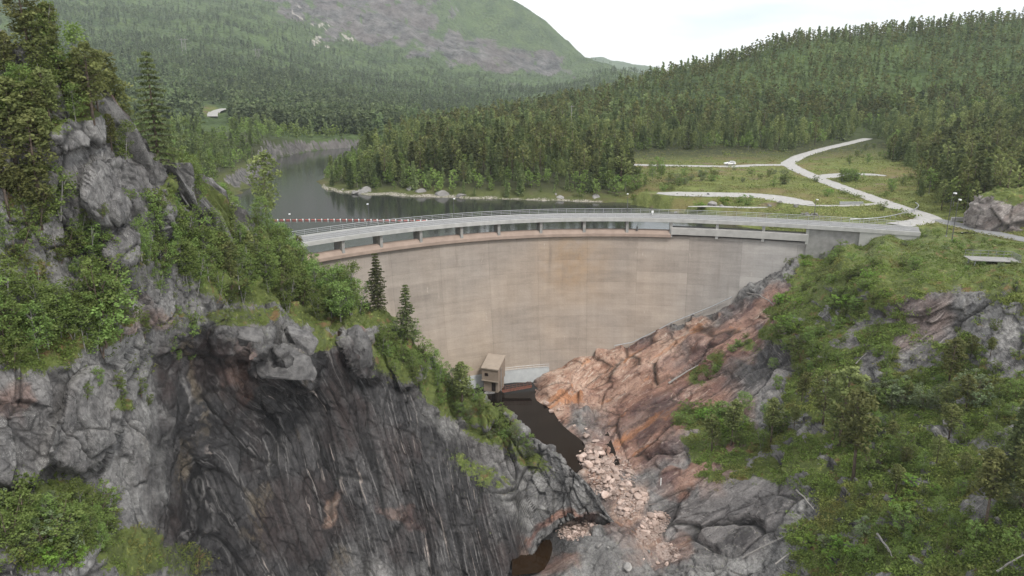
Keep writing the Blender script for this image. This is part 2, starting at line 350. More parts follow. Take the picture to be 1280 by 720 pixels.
M['lake'] = water_mat('lake_water', (.026, .028, .027), .10, .9, .010)
M['pool'] = water_mat('pool_water', (.007, .005, .004), .06, 1.2, .01)
M['brown'] = water_mat('brown_pool_water', (.022, .012, .005), .06, 1.2, .01)

# ------------------------------------------------------------------ dam geometry
cx = np.array([-37.3, -26.4, -13.9, 6.4, 25.7, 36, 46.2, 61.3, 73.4]); cy = np.array([139.6, 148.1, 157, 164.5, 165.2, 163.6, 161.6, 157.2, 151.8])
PF = np.polyfit(cx, cy, 3); PD = np.polyder(PF)
fy = lambda x: np.polyval(PF, x)
def dn(x):
    d = np.polyval(PD, x); l = np.hypot(d, 1); return np.stack([d/l, -1/l], -1)
def lean(t): return -.9+.07*t+.0022*t*t
def dpt(x, off, z):
    x = np.asarray(x, float); p = dn(x)*np.asarray(off)[..., None]
    return np.stack(np.broadcast_arrays(x+p[..., 0], fy(x)+p[..., 1], z), -1)
def pxx(px, z=3.9):      # x of the crest curve seen at column px
    xs = np.linspace(-60, 95, 800); q = proj(dpt(xs, 0*xs, z))[0]; return float(np.interp(px, q, xs))
def damD(px, py):        # Y distance of the downstream face along a pixel ray
    D = 158.
    for _ in range(25):
        P = at(px, py, D); t = max(0, .5-P[2]); x = P[0]; D = D+.8*((fy(x)+dn(x)[1]*lean(t))-P[1])
    return D
def sweep(name, xs, prof, mat, parent, caps=True):
    prof = [(a, b) for a, b in prof]; n = len(prof)
    V = np.stack([dpt(xs, np.full(len(xs), a), b) for a, b in prof], 1).reshape(-1, 3)
    f = []
    for i in range(len(xs)-1):
        for k in range(n):
            f.append([i*n+k, i*n+(k+1) % n, (i+1)*n+(k+1) % n, (i+1)*n+k])
    if caps: f += [list(range(n))[::-1], [(len(xs)-1)*n+k for k in range(n)]]
    return mk(name, V, f, mat, parent)
dam = thing('arch_dam', 'curved pale brown concrete arch dam with a road bridge over its spillway', 'dam', (0, 0, 0))
XL, XR = -58., 84.
xs = np.linspace(XL, 80, 240); us = np.r_[0, np.cumsum(np.hypot(np.diff(xs), np.diff(fy(xs))))]; us -= np.interp(6, xs, us)
tt = np.linspace(0, 42, 60)
V = np.stack([dpt(xs, np.full(len(xs), lean(t)), .55-t) for t in tt], 0)
Vb = np.stack([dpt(xs, np.full(len(xs), -4.), .55), dpt(xs, np.full(len(xs), -6.), -41.5)], 0)
Va = np.concatenate([Vb[::-1], V], 0); nr = len(Va)
mk('dam_wall', Va.reshape(-1, 3), gridfaces(nr, len(xs))[:, ::-1].copy(), M['dam'], dam, False,
   {'m_u': np.tile(us, nr), 'm_v': Va[..., 2].ravel()})
xa, xb, xc, xe = pxx(330), pxx(839.6), pxx(1010), pxx(1075)
sweep('spillway_sill', np.linspace(xa, xb, 90), [(-.15, .35), (-.15, 1.0), (-.75, 1.75), (-1.6, 1.95), (-3.2, 1.6), (-3.6, .6)], M['sill'], dam)
sweep('spillway_sill', np.linspace(xb+.02, xc, 50), [(-.15, 1.05), (-.1, 2.55), (-.5, 2.7), (-2.4, 2.7), (-3.4, 1.6), (-3.4, .6)], M['wsill'], dam)
dam.children[-1]['label'] = 'higher white section of the spillway sill at the right end'
sweep('end_wall', np.linspace(xc, 80, 40), [(-.45, -8), (-.45, 3.88), (-6, 3.88), (-6, -8)], M['conc2'], dam)
sweep('wing_wall', np.linspace(xe, 83.5, 24), [(.0, -3), (.0, 3.88), (-.4, 3.88), (-.4, -3)], M['conc'], dam)
sweep('bridge_deck', np.linspace(-50, 83.5, 150), [(0.15, 3.9), (.15, 4.72), (-.3, 4.72), (-.3, 4.5), (-6.3, 4.5), (-6.3, 4.72), (-6.75, 4.72), (-6.75, 3.9)], M['conc'], dam)
sweep('road_surface', np.linspace(-50, 83.5, 150), [(-.31, 4.505), (-.31, 4.53), (-6.29, 4.53), (-6.29, 4.505)], M['asph'], dam)
for px in (430, 477.5, 527, 578, 624.5, 677, 731, 784.6, 839.6, 897, 955, 1010):
    x = pxx(px); m = MB(); n = dn(x); top = 3.9; bot = .4
    ang = math.atan2(n[1], n[0])
    p = dpt(x, -2.0, 0); m.box((0, 0, (top+bot)/2), (3.3, .62, top-bot), Matrix.Translation((p[0], p[1], 0))@Matrix.Rotation(ang, 4, 'Z')); m.build('pier', M['conc'] if px > 830 else M['conc2'], dam)
for off in (-.08, -6.6):
    m = MB(); xx = np.linspace(-49, 82, 66)
    for x in xx:
        p = dpt(x, off, 4.72); m.tube([p, p+np.array([0, 0, 1.05])], .035, 4)
    for h in (.35, .7, 1.05):
        P = dpt(np.linspace(-49, 82, 120), np.full(120, off), 4.72+h); m.tube(P, .03 if h < 1 else .045, 4)
    m.build('railing', M['steel'], dam)
# paler base block along the foot and its hand rail
xs2 = np.linspace(-16, 8, 30)
P1 = dpt(xs2, np.full(30, lean(30)+1.3), -38); P2 = dpt(xs2, np.full(30, lean(30)+1.0), -29.9); P3 = dpt(xs2, np.full(30, lean(30)-1.5), -29.85)
mk('base_block', np.concatenate([P1, P2, P3]), gridfaces(3, 30)[:, ::-1].copy(), plain('blue_grey_concrete', (.31, .32, .32), .8, .1, .8), dam)
m = MB(); Pp = dpt(np.linspace(-6, 8, 12), np.full(12, lean(30)+.8), -29.9)
for p in Pp: m.tube([p, p+np.array([0, 0, 1.0])], .035, 4)
for h in (.5, 1.0): m.tube(Pp+np.array([0, 0, h]), .03, 4)
m.build('base_railing', M['steel'], dam)

# ------------------------------------------------------------------ relief sheets
def rowsheet(cols, bot, top, nr, ctrl, c=.35):
    rb = RBF([(a/100, b/100) for a, b, _ in ctrl], [math.log(d) for _, _, d in ctrl], c)
    v = np.linspace(0, 1, nr)[:, None]; PX = np.tile(cols, (nr, 1)); PY = bot[None]+(top-bot)[None]*v
    D = np.exp(rb(np.stack([PX.ravel()/100, PY.ravel()/100], -1))).reshape(nr, -1)
    return PX, PY, D
def ip(px, pts): return np.interp(px, [p[0] for p in pts], [p[1] for p in pts])
def smooth1(a, k=9):
    kk = np.hanning(k+2)[1:-1]; kk /= kk.sum(); return np.convolve(np.pad(a, k//2, mode='edge'), kk, 'valid')
def zD(px, py, z): return float(atz(px, py, z)[1])
POOLZ = -32.6
# --- left massif
crest = [(-320, -90), (-150, -20), (0, 48), (50, 50), (80, 72), (105, 105), (130, 135), (160, 160), (200, 205), (225, 205), (250, 222), (290, 262), (335, 292), (370, 316), (400, 345), (440, 372), (470, 388), (510, 412), (545, 455), (575, 488), (600, 500), (625, 513), (645, 529), (660, 545), (700, 573), (738, 608), (755, 634), (768, 655)]
crestD = [(-320, 50), (0, 62), (50, 62), (105, 66), (160, 73), (205, 78), (250, 90), (290, 106), (335, 121), (370, 128), (400, 124), (440, 118), (470, 115), (510, 114), (575, 115), (610, 115), (650, 113), (700, 108), (740, 104.5), (768, 103)]
foot = [(-320, 980), (640, 980), (652, 760), (660, 712), (672, 686), (692, 662), (718, 648), (742, 642), (768, 660)]
cols = np.arange(-320, 768.1, 1.5); top = smooth1(ip(cols, crest), 15); bot = smooth1(ip(cols, foot), 5); bot = np.maximum(bot, top+1.5)
C = [(p, float(ip(p, crest)), float(ip(p, crestD))) for p in (-320, -150, 0, 50, 80, 105, 130, 160, 200, 225, 250, 290, 335, 370, 400, 440, 470, 510, 545, 575, 610, 650, 700, 740, 768)]
C += [(-320, 300, 40), (-320, 700, 30), (-320, 980, 24), (-150, 200, 48), (-150, 500, 40), (-150, 800, 31), (0, 980, 34), (150, 980, 42), (300, 980, 72), (450, 980, 78), (600, 980, 84),
      (0, 130, 59), (0, 200, 57), (0, 300, 54), (0, 400, 50), (0, 500, 47.5), (0, 600, 45), (0, 720, 40), (60, 150, 60), (100, 180, 62), (110, 250, 61), (60, 330, 57), (120, 330, 60), (60, 430, 53), (100, 400, 56), (60, 500, 50),
      (150, 250, 66), (190, 260, 71), (210, 300, 75), (160, 350, 63), (210, 380, 71), (150, 430, 59), (100, 500, 54), (100, 600, 51.5), (60, 640, 45), (120, 660, 49), (100, 720, 45), (150, 560, 57), (190, 450, 67), (190, 560, 63), (190, 640, 60), (180, 720, 54),
      (240, 270, 86), (260, 300, 92), (250, 350, 80), (300, 300, 104), (300, 350, 92), (350, 350, 107), (350, 385, 100), (250, 400, 77), (240, 470, 77), (240, 600, 75), (240, 720, 71), (290, 430, 85), (300, 500, 83.5), (300, 600, 81), (300, 720, 77.5),
      (350, 440, 89), (350, 520, 90.5), (370, 600, 88), (370, 720, 83), (400, 400, 106), (400, 425, 98), (430, 405, 106), (440, 430, 101), (450, 500, 98), (450, 600, 94), (450, 720, 88.5),
      (480, 430, 108), (500, 470, 106), (530, 480, 109), (520, 550, 102), (520, 650, 96), (530, 720, 92), (560, 520, 111), (590, 560, 108.5), (600, 600, 104), (600, 660, 99), (600, 720, 95), (640, 590, 109), (650, 640, 104), (650, 700, 100), (690, 630, 105.5), (690, 655, 103.5), (730, 635, 104), (610, 800, 92)]
PX, PY, D = rowsheet(cols, bot, top, 560, C)
def block(px, py, L):
    s = 0
    for x, y, rx, ry, a, d in L:
        a = R(a); dx, dy = px-x, py-y; u = dx*math.cos(a)+dy*math.sin(a); v = -dx*math.sin(a)+dy*math.cos(a)
        r = (np.abs(u/rx)**3+np.abs(v/ry)**3)**(1/3); s = s+d*(1-ss(.78, 1.04, r))
    return s
wx = PX+9*pn(np.stack([PX.ravel()/38, PY.ravel()/38, 0*PX.ravel()], -1), 5).reshape(PX.shape); wy = PY+9*pn(np.stack([PX.ravel()/38, PY.ravel()/38, 5+0*PX.ravel()], -1), 6).reshape(PX.shape)
D = D-block(wx, wy, [(350, 462, 52, 30, 18, 4.2), (300, 428, 42, 24, 10, 3.), (375, 440, 34, 26, 25, 2.2), (135, 232, 34, 46, 20, 2.6), (100, 165, 38, 26, -30, 1.5), (110, 530, 40, 75, 25, 2.2), (30, 560, 45, 55, 10, 1.8), (450, 440, 17, 48, -20, 3.2), (215, 270, 20, 50, -18, 2.0), (160, 390, 34, 22, 30, 1.4), (505, 452, 22, 40, -25, 1.6), (595, 500, 20, 30, -30, 1), (160, 310, 30, 20, -30, 1.3)])
V = at(PX, PY, D)
cr = V[-1]
ex = []
for dy, dz in ((.6, -.15), (1.5, -.7), (3, -1.9), (5, -3.8), (8, -6.8), (12, -11), (18, -17), (26, -25), (36, -34)):
    q = cr.copy(); q[:, 1] += dy; q[:, 2] = np.maximum(cr[:, 2]+dz, -44); ex.append(q)
ft = V[0]; un = []
for dy, dz in ((9, -16), (6.5, -9), (4, -5), (2.2, -2.2), (1, -.8)):
    q = ft.copy(); m_ = ss(640, 660, cols); q[:, 1] += dy*m_; q[:, 2] += dz; un.append(q)
V = np.concatenate([np.stack(un), V, np.stack(ex)], 0); nu, ne = len(un), len(ex)
PXa = np.concatenate([np.tile(cols, (nu, 1)), PX, np.tile(cols, (ne, 1))]); PYa = np.concatenate([np.tile(bot, (nu, 1)), PY, np.tile(top, (ne, 1))])
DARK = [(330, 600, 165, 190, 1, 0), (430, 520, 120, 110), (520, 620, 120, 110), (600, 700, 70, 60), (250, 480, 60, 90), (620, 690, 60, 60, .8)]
VEGL = [(45, 420, 75, 55, 1), (110, 405, 60, 42, .9), (20, 340, 60, 40, .6), (150, 340, 60, 30, .5), (340, 340, 95, 50, 1), (280, 330, 70, 60, .9), (400, 370, 60, 45, 1), (400, 428, 28, 13, 1), (150, 505, 16, 12, 1), (60, 650, 105, 62, 1), (170, 690, 55, 40, .9), (230, 700, 50, 30, .6), (240, 235, 40, 40, .9), (290, 290, 60, 40, 1), (40, 250, 50, 50, .6), (40, 130, 60, 60, .6), (110, 130, 30, 25, .7), (500, 440, 45, 40, .9), (560, 490, 32, 45, .9, -40), (610, 530, 50, 26, 1, 35), (660, 572, 40, 15, .6, 35), (455, 395, 50, 14, .9), (230, 400, 40, 25, .5), (300, 395, 60, 15, .7), (180, 460, 20, 40, .4), (600, 590, 50, 14, .4, 30)]
def relief(V, px, py, kind):
    sh = V.shape; p = V.reshape(-1, 3); n = gnormal(V).reshape(-1, 3)
    if ((p-[0, 0, CAMZ])*n).sum(1).mean() > 0: n = -n
    w = p+np.stack([fbm(p/8, 2, 21), fbm(p/8, 2, 31), fbm(p/8, 2, 41)], -1)*.45
    a = [np.array(q) for q in (px.ravel(), py.ravel())]
    veg = ell(a[0], a[1], VEGL) if kind == 'L' else vegR(a[0], a[1])
    wob1, wob2 = fbm(np.stack([a[0]/40, a[1]/40, 0*a[0]], -1), 3, 95)*22, fbm(np.stack([a[0]/40, a[1]/40, 0*a[0]], -1), 3, 96)*22
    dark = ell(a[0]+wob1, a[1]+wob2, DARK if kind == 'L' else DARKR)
    if kind == 'L':
        g = R(17); q0 = -p[:, 0]*math.sin(g)+p[:, 2]*math.cos(g); q1 = p[:, 0]*math.cos(g)+p[:, 2]*math.sin(g)   # q0 runs up the fall line
        q = np.stack([q1*1.1, p[:, 1]*.7, q0*.5], -1)+(w-p)*.6
        f1, e1, i1 = facet(q/5.2, 1, .8); f2, e2, i2 = facet(q/2.0+9, 2, .9, .07); f3, e3, i3 = facet(np.stack([q1*1.2, p[:, 1], q0*.7], -1)/.75, 3, .9, .1)
        dl = f1*1.45+f2*.8+f3*.24-.45*(1-ss(0, .07, e1))-.2*(1-ss(0, .08, e2))+fbm(p/3, 3, 50)*.12
        k = np.stack([q1, p[:, 1]*.18, q0*.11], -1)+(w-p)*.25      # plates and gullies of the wet wall
        h1, c1, j1 = facet(k/2.6, 11, .8, .07); h2, c2, j2 = facet(k*np.array([1, 1, 1.5])/.95+4, 12, .9, .1); rib = fbm(k/.8, 3, 60)
        dd = h1*.75+h2*.38+rib*.10-.22*(1-ss(0, .10, c1))+f1*.3+f2*.26+f3*.13+fbm(p/.7, 2, 63)*.05
        d = dl*(1-dark)+dd*dark; crack = np.maximum((1-ss(0, .05, e1)), .8*(1-ss(0, .06, e2)))*(1-dark)+np.maximum(1-ss(0, .05, c1), .7*(1-ss(0, .07, c2)))*dark
        crack = np.maximum(crack, .45*(1-ss(0, .09, e3))*(1-.4*dark)); crack = np.maximum(crack, .6*(1-ss(0, .06, e2))*dark); cell = (i1*.35+i2*.4+i3*.25)*(1-dark)+(j1*.35+j2*.35+i3*.3)*dark; bed = 0*dark
    else:
        g = R(36); q0 = p[:, 0]*math.cos(g)+p[:, 2]*math.sin(g); q1 = -p[:, 0]*math.sin(g)+p[:, 2]*math.cos(g)
        bed = np.maximum(ell(a[0]+wob1, a[1]+wob2, REDR), ell(a[0]+wob1, a[1]+wob2, BEDR))
        q = np.stack([q0*.095, p[:, 1]*.26, q1*.9], -1)+(w-p)*.16
        f1, e1, i1 = facet(q/2.6, 4, .8, .1); f2, e2, i2 = facet(q*np.array([2.0, 1.5, 1])/1.0+3, 5, .9, .09)
        h1, c1, j1 = facet(np.stack([q0*.6, p[:, 1], q1], -1)/4.6+.1*(w-p), 7, .8, .09); h2, c2, j2 = facet(np.stack([q0*.6, p[:, 1], q1], -1)/1.7, 8, .9, .08); h3, c3, j3 = facet(w/.8, 6, .9, .1)
        flat = ell(a[0], a[1], FLATR)
        f4, e4, i4 = facet(w/1.1, 14, .9, .1); db = f1*1.35+f2*.45+f4*.10-.3*(1-ss(0, .07, e1))+fbm(q/1.1, 2, 71)*.3; dh = h1*1.2+h2*.6+h3*.18-.2*(1-ss(0, .08, c1))
        d = (db*bed+dh*(1-bed))*(1-.93*flat)*(1-.5*veg)+fbm(p/1.6, 3, 51)*.08*(1-flat)
        crack = np.maximum(1-ss(0, .05, e1), .6*(1-ss(0, .06, e2)))*bed+np.maximum(1-ss(0, .05, c1), .7*(1-ss(0, .07, c2)))*(1-bed)
        cell = (i1*.55+i2*.45)*bed+(j1*.4+j2*.4+j3*.2)*(1-bed)
    if kind == 'R':
        dome = ell(a[0]+.4*wob1, a[1]+.4*wob2, [(770, 700, 75, 34, 1, -8)]); d = d*(1-.55*dome); cell = cell*(1-dome)+(.55+.3*cell)*dome; bed = bed*(1-dome); crack = crack*(1-.4*dome)
    d *= np.clip(p[:, 1]/90, .55, 1.1)
    P = (p+n*d[:, None]).reshape(sh)
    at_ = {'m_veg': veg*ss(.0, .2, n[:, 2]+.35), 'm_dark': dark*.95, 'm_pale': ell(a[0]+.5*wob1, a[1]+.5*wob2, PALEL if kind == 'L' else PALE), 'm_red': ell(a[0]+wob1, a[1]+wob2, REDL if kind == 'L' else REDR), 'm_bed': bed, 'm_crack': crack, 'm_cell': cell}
    return P, at_
VPOLY = np.array([(930, 440), (975, 380), (1005, 325), (1060, 300), (1140, 284), (1600, 290), (1600, 1000), (970, 1000), (985, 700), (965, 610), (880, 585), (850, 530), (890, 505), (960, 545), (985, 490), (950, 450)], float)
ROCKR = [(1185, 392, 62, 40, 1, -20), (1255, 425, 40, 58, 1), (1065, 415, 34, 14, .8, -40), (1145, 440, 42, 22, .9, -30), (1085, 455, 34, 13, 1, -40), (955, 458, 62, 34, 1, -30), (1000, 528, 22, 13, .9), (1222, 552, 36, 9, .8), (1235, 625, 36, 24, .95, -50), (1262, 560, 26, 34, .7), (1120, 655, 44, 6, .9, -10), (1185, 538, 26, 9, .9), (935, 640, 95, 46, 1, -15), (1040, 505, 14, 8, .7), (1010, 640, 22, 10, .8), (1240, 360, 50, 10, .5), (1130, 380, 30, 12, .8, -30), (980, 700, 20, 30, .7), (1055, 620, 12, 6, .8), (1150, 690, 20, 6, .5), (1100, 520, 10, 6, .8), (1120, 350, 20, 7, .6), (1050, 305, 30, 5, .9)]
def vegR(px, py):
    q = np.stack([px/26, py/20, 0*px], -1); wx_, wy_ = px+14*fbm(q, 3, 301), py+10*fbm(q, 3, 302)
    inside = np.zeros(px.shape); m_ = (px > 820)
    inside[m_] = ss(6, -6, 0*wx_[m_]) if False else 1-ss(-6, 6, sdist(wx_[m_], wy_[m_], VPOLY)); v = np.maximum(inside, ell(px, py, VEGR[13:16])*1.0)
    q = np.stack([px/30, py/17, 0*px+3], -1); brk = ss(.18, .42, fbm(q, 4, 303, .6))*ss(340, 380, py)
    return np.clip(v*(1-ell(wx_, wy_, ROCKR))*(1-.9*brk), 0, 1)
PALE = [(715, 470, 52, 30, .95, -22), (765, 455, 40, 20, .85, -25), (820, 440, 50, 16, .8, -32), (860, 415, 40, 9, .8, -32), (730, 500, 40, 14, .6, 10), (690, 500, 30, 16, .8), (790, 485, 50, 12, .5, -32),
    (750, 585, 36, 26, .8, 40), (785, 630, 22, 30, .8, 40), (815, 665, 18, 26, .7, 30), (722, 662, 30, 12, .7), (955, 395, 10, 10, .9), (650, 525, 14, 30, .6)]
PALEL = [(415, 640, 6, 24, .5, 20), (430, 402, 16, 5, .5), (655, 700, 12, 20, .4)]
REDL = [(120, 118, 14, 10, .8), (180, 400, 30, 20, .5), (440, 402, 14, 6, .8), (700, 652, 55, 10, 1, -20), (600, 470, 14, 12, .8), (300, 455, 18, 60, .35), (500, 645, 45, 12, .3, 20), (570, 440, 10, 12, .6), (15, 500, 18, 25, .5)]
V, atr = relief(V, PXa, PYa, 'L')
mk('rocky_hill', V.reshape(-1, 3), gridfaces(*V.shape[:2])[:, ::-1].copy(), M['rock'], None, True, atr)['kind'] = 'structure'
SL = (V[nu:nu+560], cols, top, bot)
def onL(px, py):
    Vv, c, t, b = SL; j = int(np.clip(round((px-c[0])/1.5), 0, len(c)-1)); i = int(np.clip(round((py-b[j])/(t[j]-b[j])*559), 0, 559)); return Vv[i, j].copy()
# --- gorge and right slope
contact = [(560, 500), (600, 488), (640, 484), (668, 476), (690, 462), (720, 446), (745, 441), (770, 438), (800, 425), (835, 408), (870, 395), (905, 384), (935, 362), (960, 342), (985, 331), (1010, 320), (1040, 314), (1075, 308), (1127, 299)]
topR = contact[:-1]+[(1127, 296), (1150, 287), (1180, 284), (1220, 292), (1280, 304), (1400, 318), (1560, 335)]
C = []
for a, b in contact:
    d = damD(a, b); C += [(a, b, d), (a, b-9, d+5)]
C += [(p, q, zD(p, q, z)) for p, q, z in [(640, 497, POOLZ-.5), (665, 515, POOLZ-.8), (700, 545, POOLZ-.8), (720, 556, POOLZ-.6), (740, 570, -32.3), (600, 520, -33), (600, 560, -33), (560, 530, -33), (760, 600, -33), (785, 630, -34.2), (812, 665, -35.6), (830, 690, -36.6), (722, 658, -35.6), (705, 668, -36.2), (740, 662, -35.2), (688, 688, -38.6), (674, 700, -39.2), (706, 700, -36.2), (692, 716, -37.2), (640, 660, -39), (560, 650, -40), (560, 800, -44), (740, 652, -36.2), (668, 545, -34.2), (655, 528, -34.2), (690, 560, -34), (715, 575, -33.2), (705, 516, -31.9), (728, 538, -31.8), (688, 503, -32.0), (725, 600, -33),
      (1150, 286, 4.2), (1200, 288, 4.3), (1280, 303, 4.5), (1400, 318, 4.8), (1560, 335, 5), (1100, 300, 3.6), (1100, 325, 3.4), (1160, 325, 4.2), (1200, 335, 3.8), (1250, 325, 4.6), (1280, 335, 4.8), (1050, 312, 1.8), (1060, 340, 1), (1120, 340, 2.4)]]
C += [(690, 490, 148), (740, 500, 146), (720, 470, 155), (770, 460, 154), (800, 500, 139), (770, 545, 130), (790, 580, 121), (850, 450, 147), (850, 480, 138), (900, 430, 140), (950, 400, 140), (1000, 350, 145), (900, 480, 130), (950, 450, 128), (1000, 400, 128), (1000, 450, 119), (900, 520, 121), (850, 560, 116), (830, 600, 112.5), (870, 580, 111), (900, 600, 105), (850, 630, 106), (870, 680, 98), (940, 640, 97), (940, 550, 109), (1000, 500, 111), (1000, 560, 101), (1000, 620, 92), (1000, 700, 82),
      (1050, 400, 120), (1050, 450, 112), (1100, 400, 113), (1100, 450, 106), (1100, 500, 100), (1100, 600, 84), (1100, 700, 72), (1130, 350, 117), (1140, 420, 106), (1200, 350, 111), (1200, 400, 104), (1200, 450, 99), (1200, 500, 92), (1200, 600, 76), (1200, 700, 64), (1280, 350, 105), (1280, 400, 98), (1280, 450, 91), (1280, 500, 84), (1280, 600, 69), (1280, 720, 55),
      (780, 672, 97.5), (760, 690, 94), (790, 700, 92.5), (740, 700, 94.5), (720, 716, 93), (850, 700, 93.5), (840, 720, 90), (900, 720, 88), (700, 760, 88), (800, 780, 85), (1000, 850, 70), (850, 850, 80), (1560, 400, 86), (1560, 520, 70), (1560, 700, 47), (1560, 900, 34), (1280, 900, 41), (1000, 980, 58), (800, 980, 66), (650, 980, 70), (560, 980, 74), (1400, 500, 78), (1400, 650, 58), (1400, 800, 45)]
REDR = [(720, 480, 75, 42, 1, -25), (790, 460, 80, 50, 1, -30), (830, 510, 105, 60, 1, -30), (900, 430, 80, 36, .95, -35), (960, 385, 60, 26, .9, -40), (790, 560, 60, 34, .9, 15), (990, 370, 40, 20, .6, -40), (870, 585, 70, 12, .9, -28), (1150, 400, 60, 30, .3, -40), (700, 560, 30, 40, .7, 35), (780, 640, 50, 30, .5, 40), (830, 690, 40, 20, .5), (905, 560, 30, 70, .6, 20), (1010, 430, 25, 10, .5, -40), (690, 708, 30, 20, .6)]
BEDR = [(900, 640, 110, 65, 1, -15), (780, 695, 90, 30, .3), (950, 470, 75, 45, .9, -40), (1060, 440, 60, 40, .7, -40), (1150, 400, 70, 60, .8, -50), (820, 600, 60, 50, .8, 20)]
DARKR = [(955, 455, 60, 30, .75, -30), (1240, 420, 60, 60, .0), (690, 690, 30, 30, .5), (890, 560, 40, 12, .4, -20)]
VEGR = [(1020, 350, 80, 36, 1, -25), (1100, 320, 110, 20, 1), (1200, 310, 110, 22, 1), (1050, 375, 80, 25, .9), (980, 400, 40, 25, .8, -40), (985, 560, 85, 80, 1), (1060, 560, 130, 100, 1), (1180, 560, 130, 80, 1), (1250, 500, 60, 60, .9), (1150, 480, 80, 30, .8), (1080, 660, 100, 90, 1), (1200, 680, 130, 80, 1), (1020, 690, 60, 50, .9), (900, 560, 40, 50, .9), (870, 525, 30, 16, 1), (885, 460, 30, 14, .8, -35), (860, 475, 20, 8, .7, -40), (1240, 350, 60, 12, .8), (1200, 400, 30, 60, .35), (1400, 500, 150, 150, 1), (1400, 700, 200, 150, 1), (960, 420, 50, 18, .6, -40), (1200, 470, 90, 30, .6)]
FLATR = [(690, 545, 75, 40, 1, 33), (660, 505, 45, 20, 1, 10), (690, 690, 45, 45, 1), (640, 560, 60, 60, 1), (1160, 300, 160, 13, .8), (1250, 320, 60, 10, .8), (775, 610, 40, 40, .8), (815, 670, 30, 30, .6)]
colsR = np.arange(560, 1560.1, 1.5); topr = smooth1(ip(colsR, topR)-7*(colsR < 1120), 9); botr = np.full(len(colsR), 980.)
NR = 500
PX, PY, D = rowsheet(colsR, botr, topr, NR, C, .25)
V = at(PX, PY, D); cr = V[-1]; ex = []
for dy, dz in ((1.5, -.8), (4, -3), (6, -8)):
    q = cr.copy(); q[:, 1] += dy; q[:, 2] += dz; ex.append(q)
V = np.concatenate([V, np.stack(ex)]); PXa = np.concatenate([PX, np.tile(colsR, (3, 1))]); PYa = np.concatenate([PY, np.tile(topr, (3, 1))])
V, atr = relief(V, PXa, PYa, 'R')
mk('gorge_terrain', V.reshape(-1, 3), gridfaces(*V.shape[:2])[:, ::-1].copy(), M['rock'], None, True, atr)['kind'] = 'structure'
SR = (V[:NR], colsR, topr, botr)
def onR(px, py):
    Vv, c, t, b = SR; j = int(np.clip(round((px-c[0])/1.5), 0, len(c)-1)); i = int(np.clip(round((py-b[j])/(t[j]-b[j])*(NR-1)), 0, NR-1)); return Vv[i, j].copy()
def on(px, py, side): return onL(px, py) if side == 'L' else onR(px, py)

# ------------------------------------------------------------------ valley behind the dam (polar heightfield)
lakeP = np.array([(-48, 133), (-66, 160), (-78, 190), (-92, 250), (-101, 300), (-108, 330), (-120, 380), (-113, 425), (-90, 462), (-72, 478), (-50, 470), (-50, 440), (-66, 395), (-74, 340), (-76, 300), (-70, 268), (-64, 252), (-50, 241), (-31, 236), (-10, 229), (15, 224), (34, 221), (44, 208), (54, 192), (60, 178), (64, 165), (66, 150), (20, 150), (-20, 140)], float)
ZC = [(760, 204, 5), (850, 206, 4.5), (983, 204, 4.5), (1060, 236, 4.6), (1165, 272, 4.4), (1280, 297, 4.6), (1400, 310, 5), (900, 243, 4.2), (1010, 256, 4.4), (840, 243, 3.8), (800, 255, 2.2), (850, 262, 2.2), (950, 262, 3.2), (1050, 262, 4.2), (1110, 278, 4.2), (820, 190, 5.5), (950, 190, 6), (1075, 176, 9), (1100, 205, 5.5), (1160, 230, 6), (1200, 250, 6.2), (1250, 268, 6), (470, 240, .8), (500, 236, 1.6), (600, 238, 2.5), (600, 215, 6), (700, 240, 2.5), (700, 215, 6), (700, 200, 7), (500, 205, 6), (560, 190, 8), (650, 185, 8), (1280, 310, 4), (1100, 295, 3.6), (1200, 310, 4), (1400, 330, 4), (1500, 340, 4.4)]
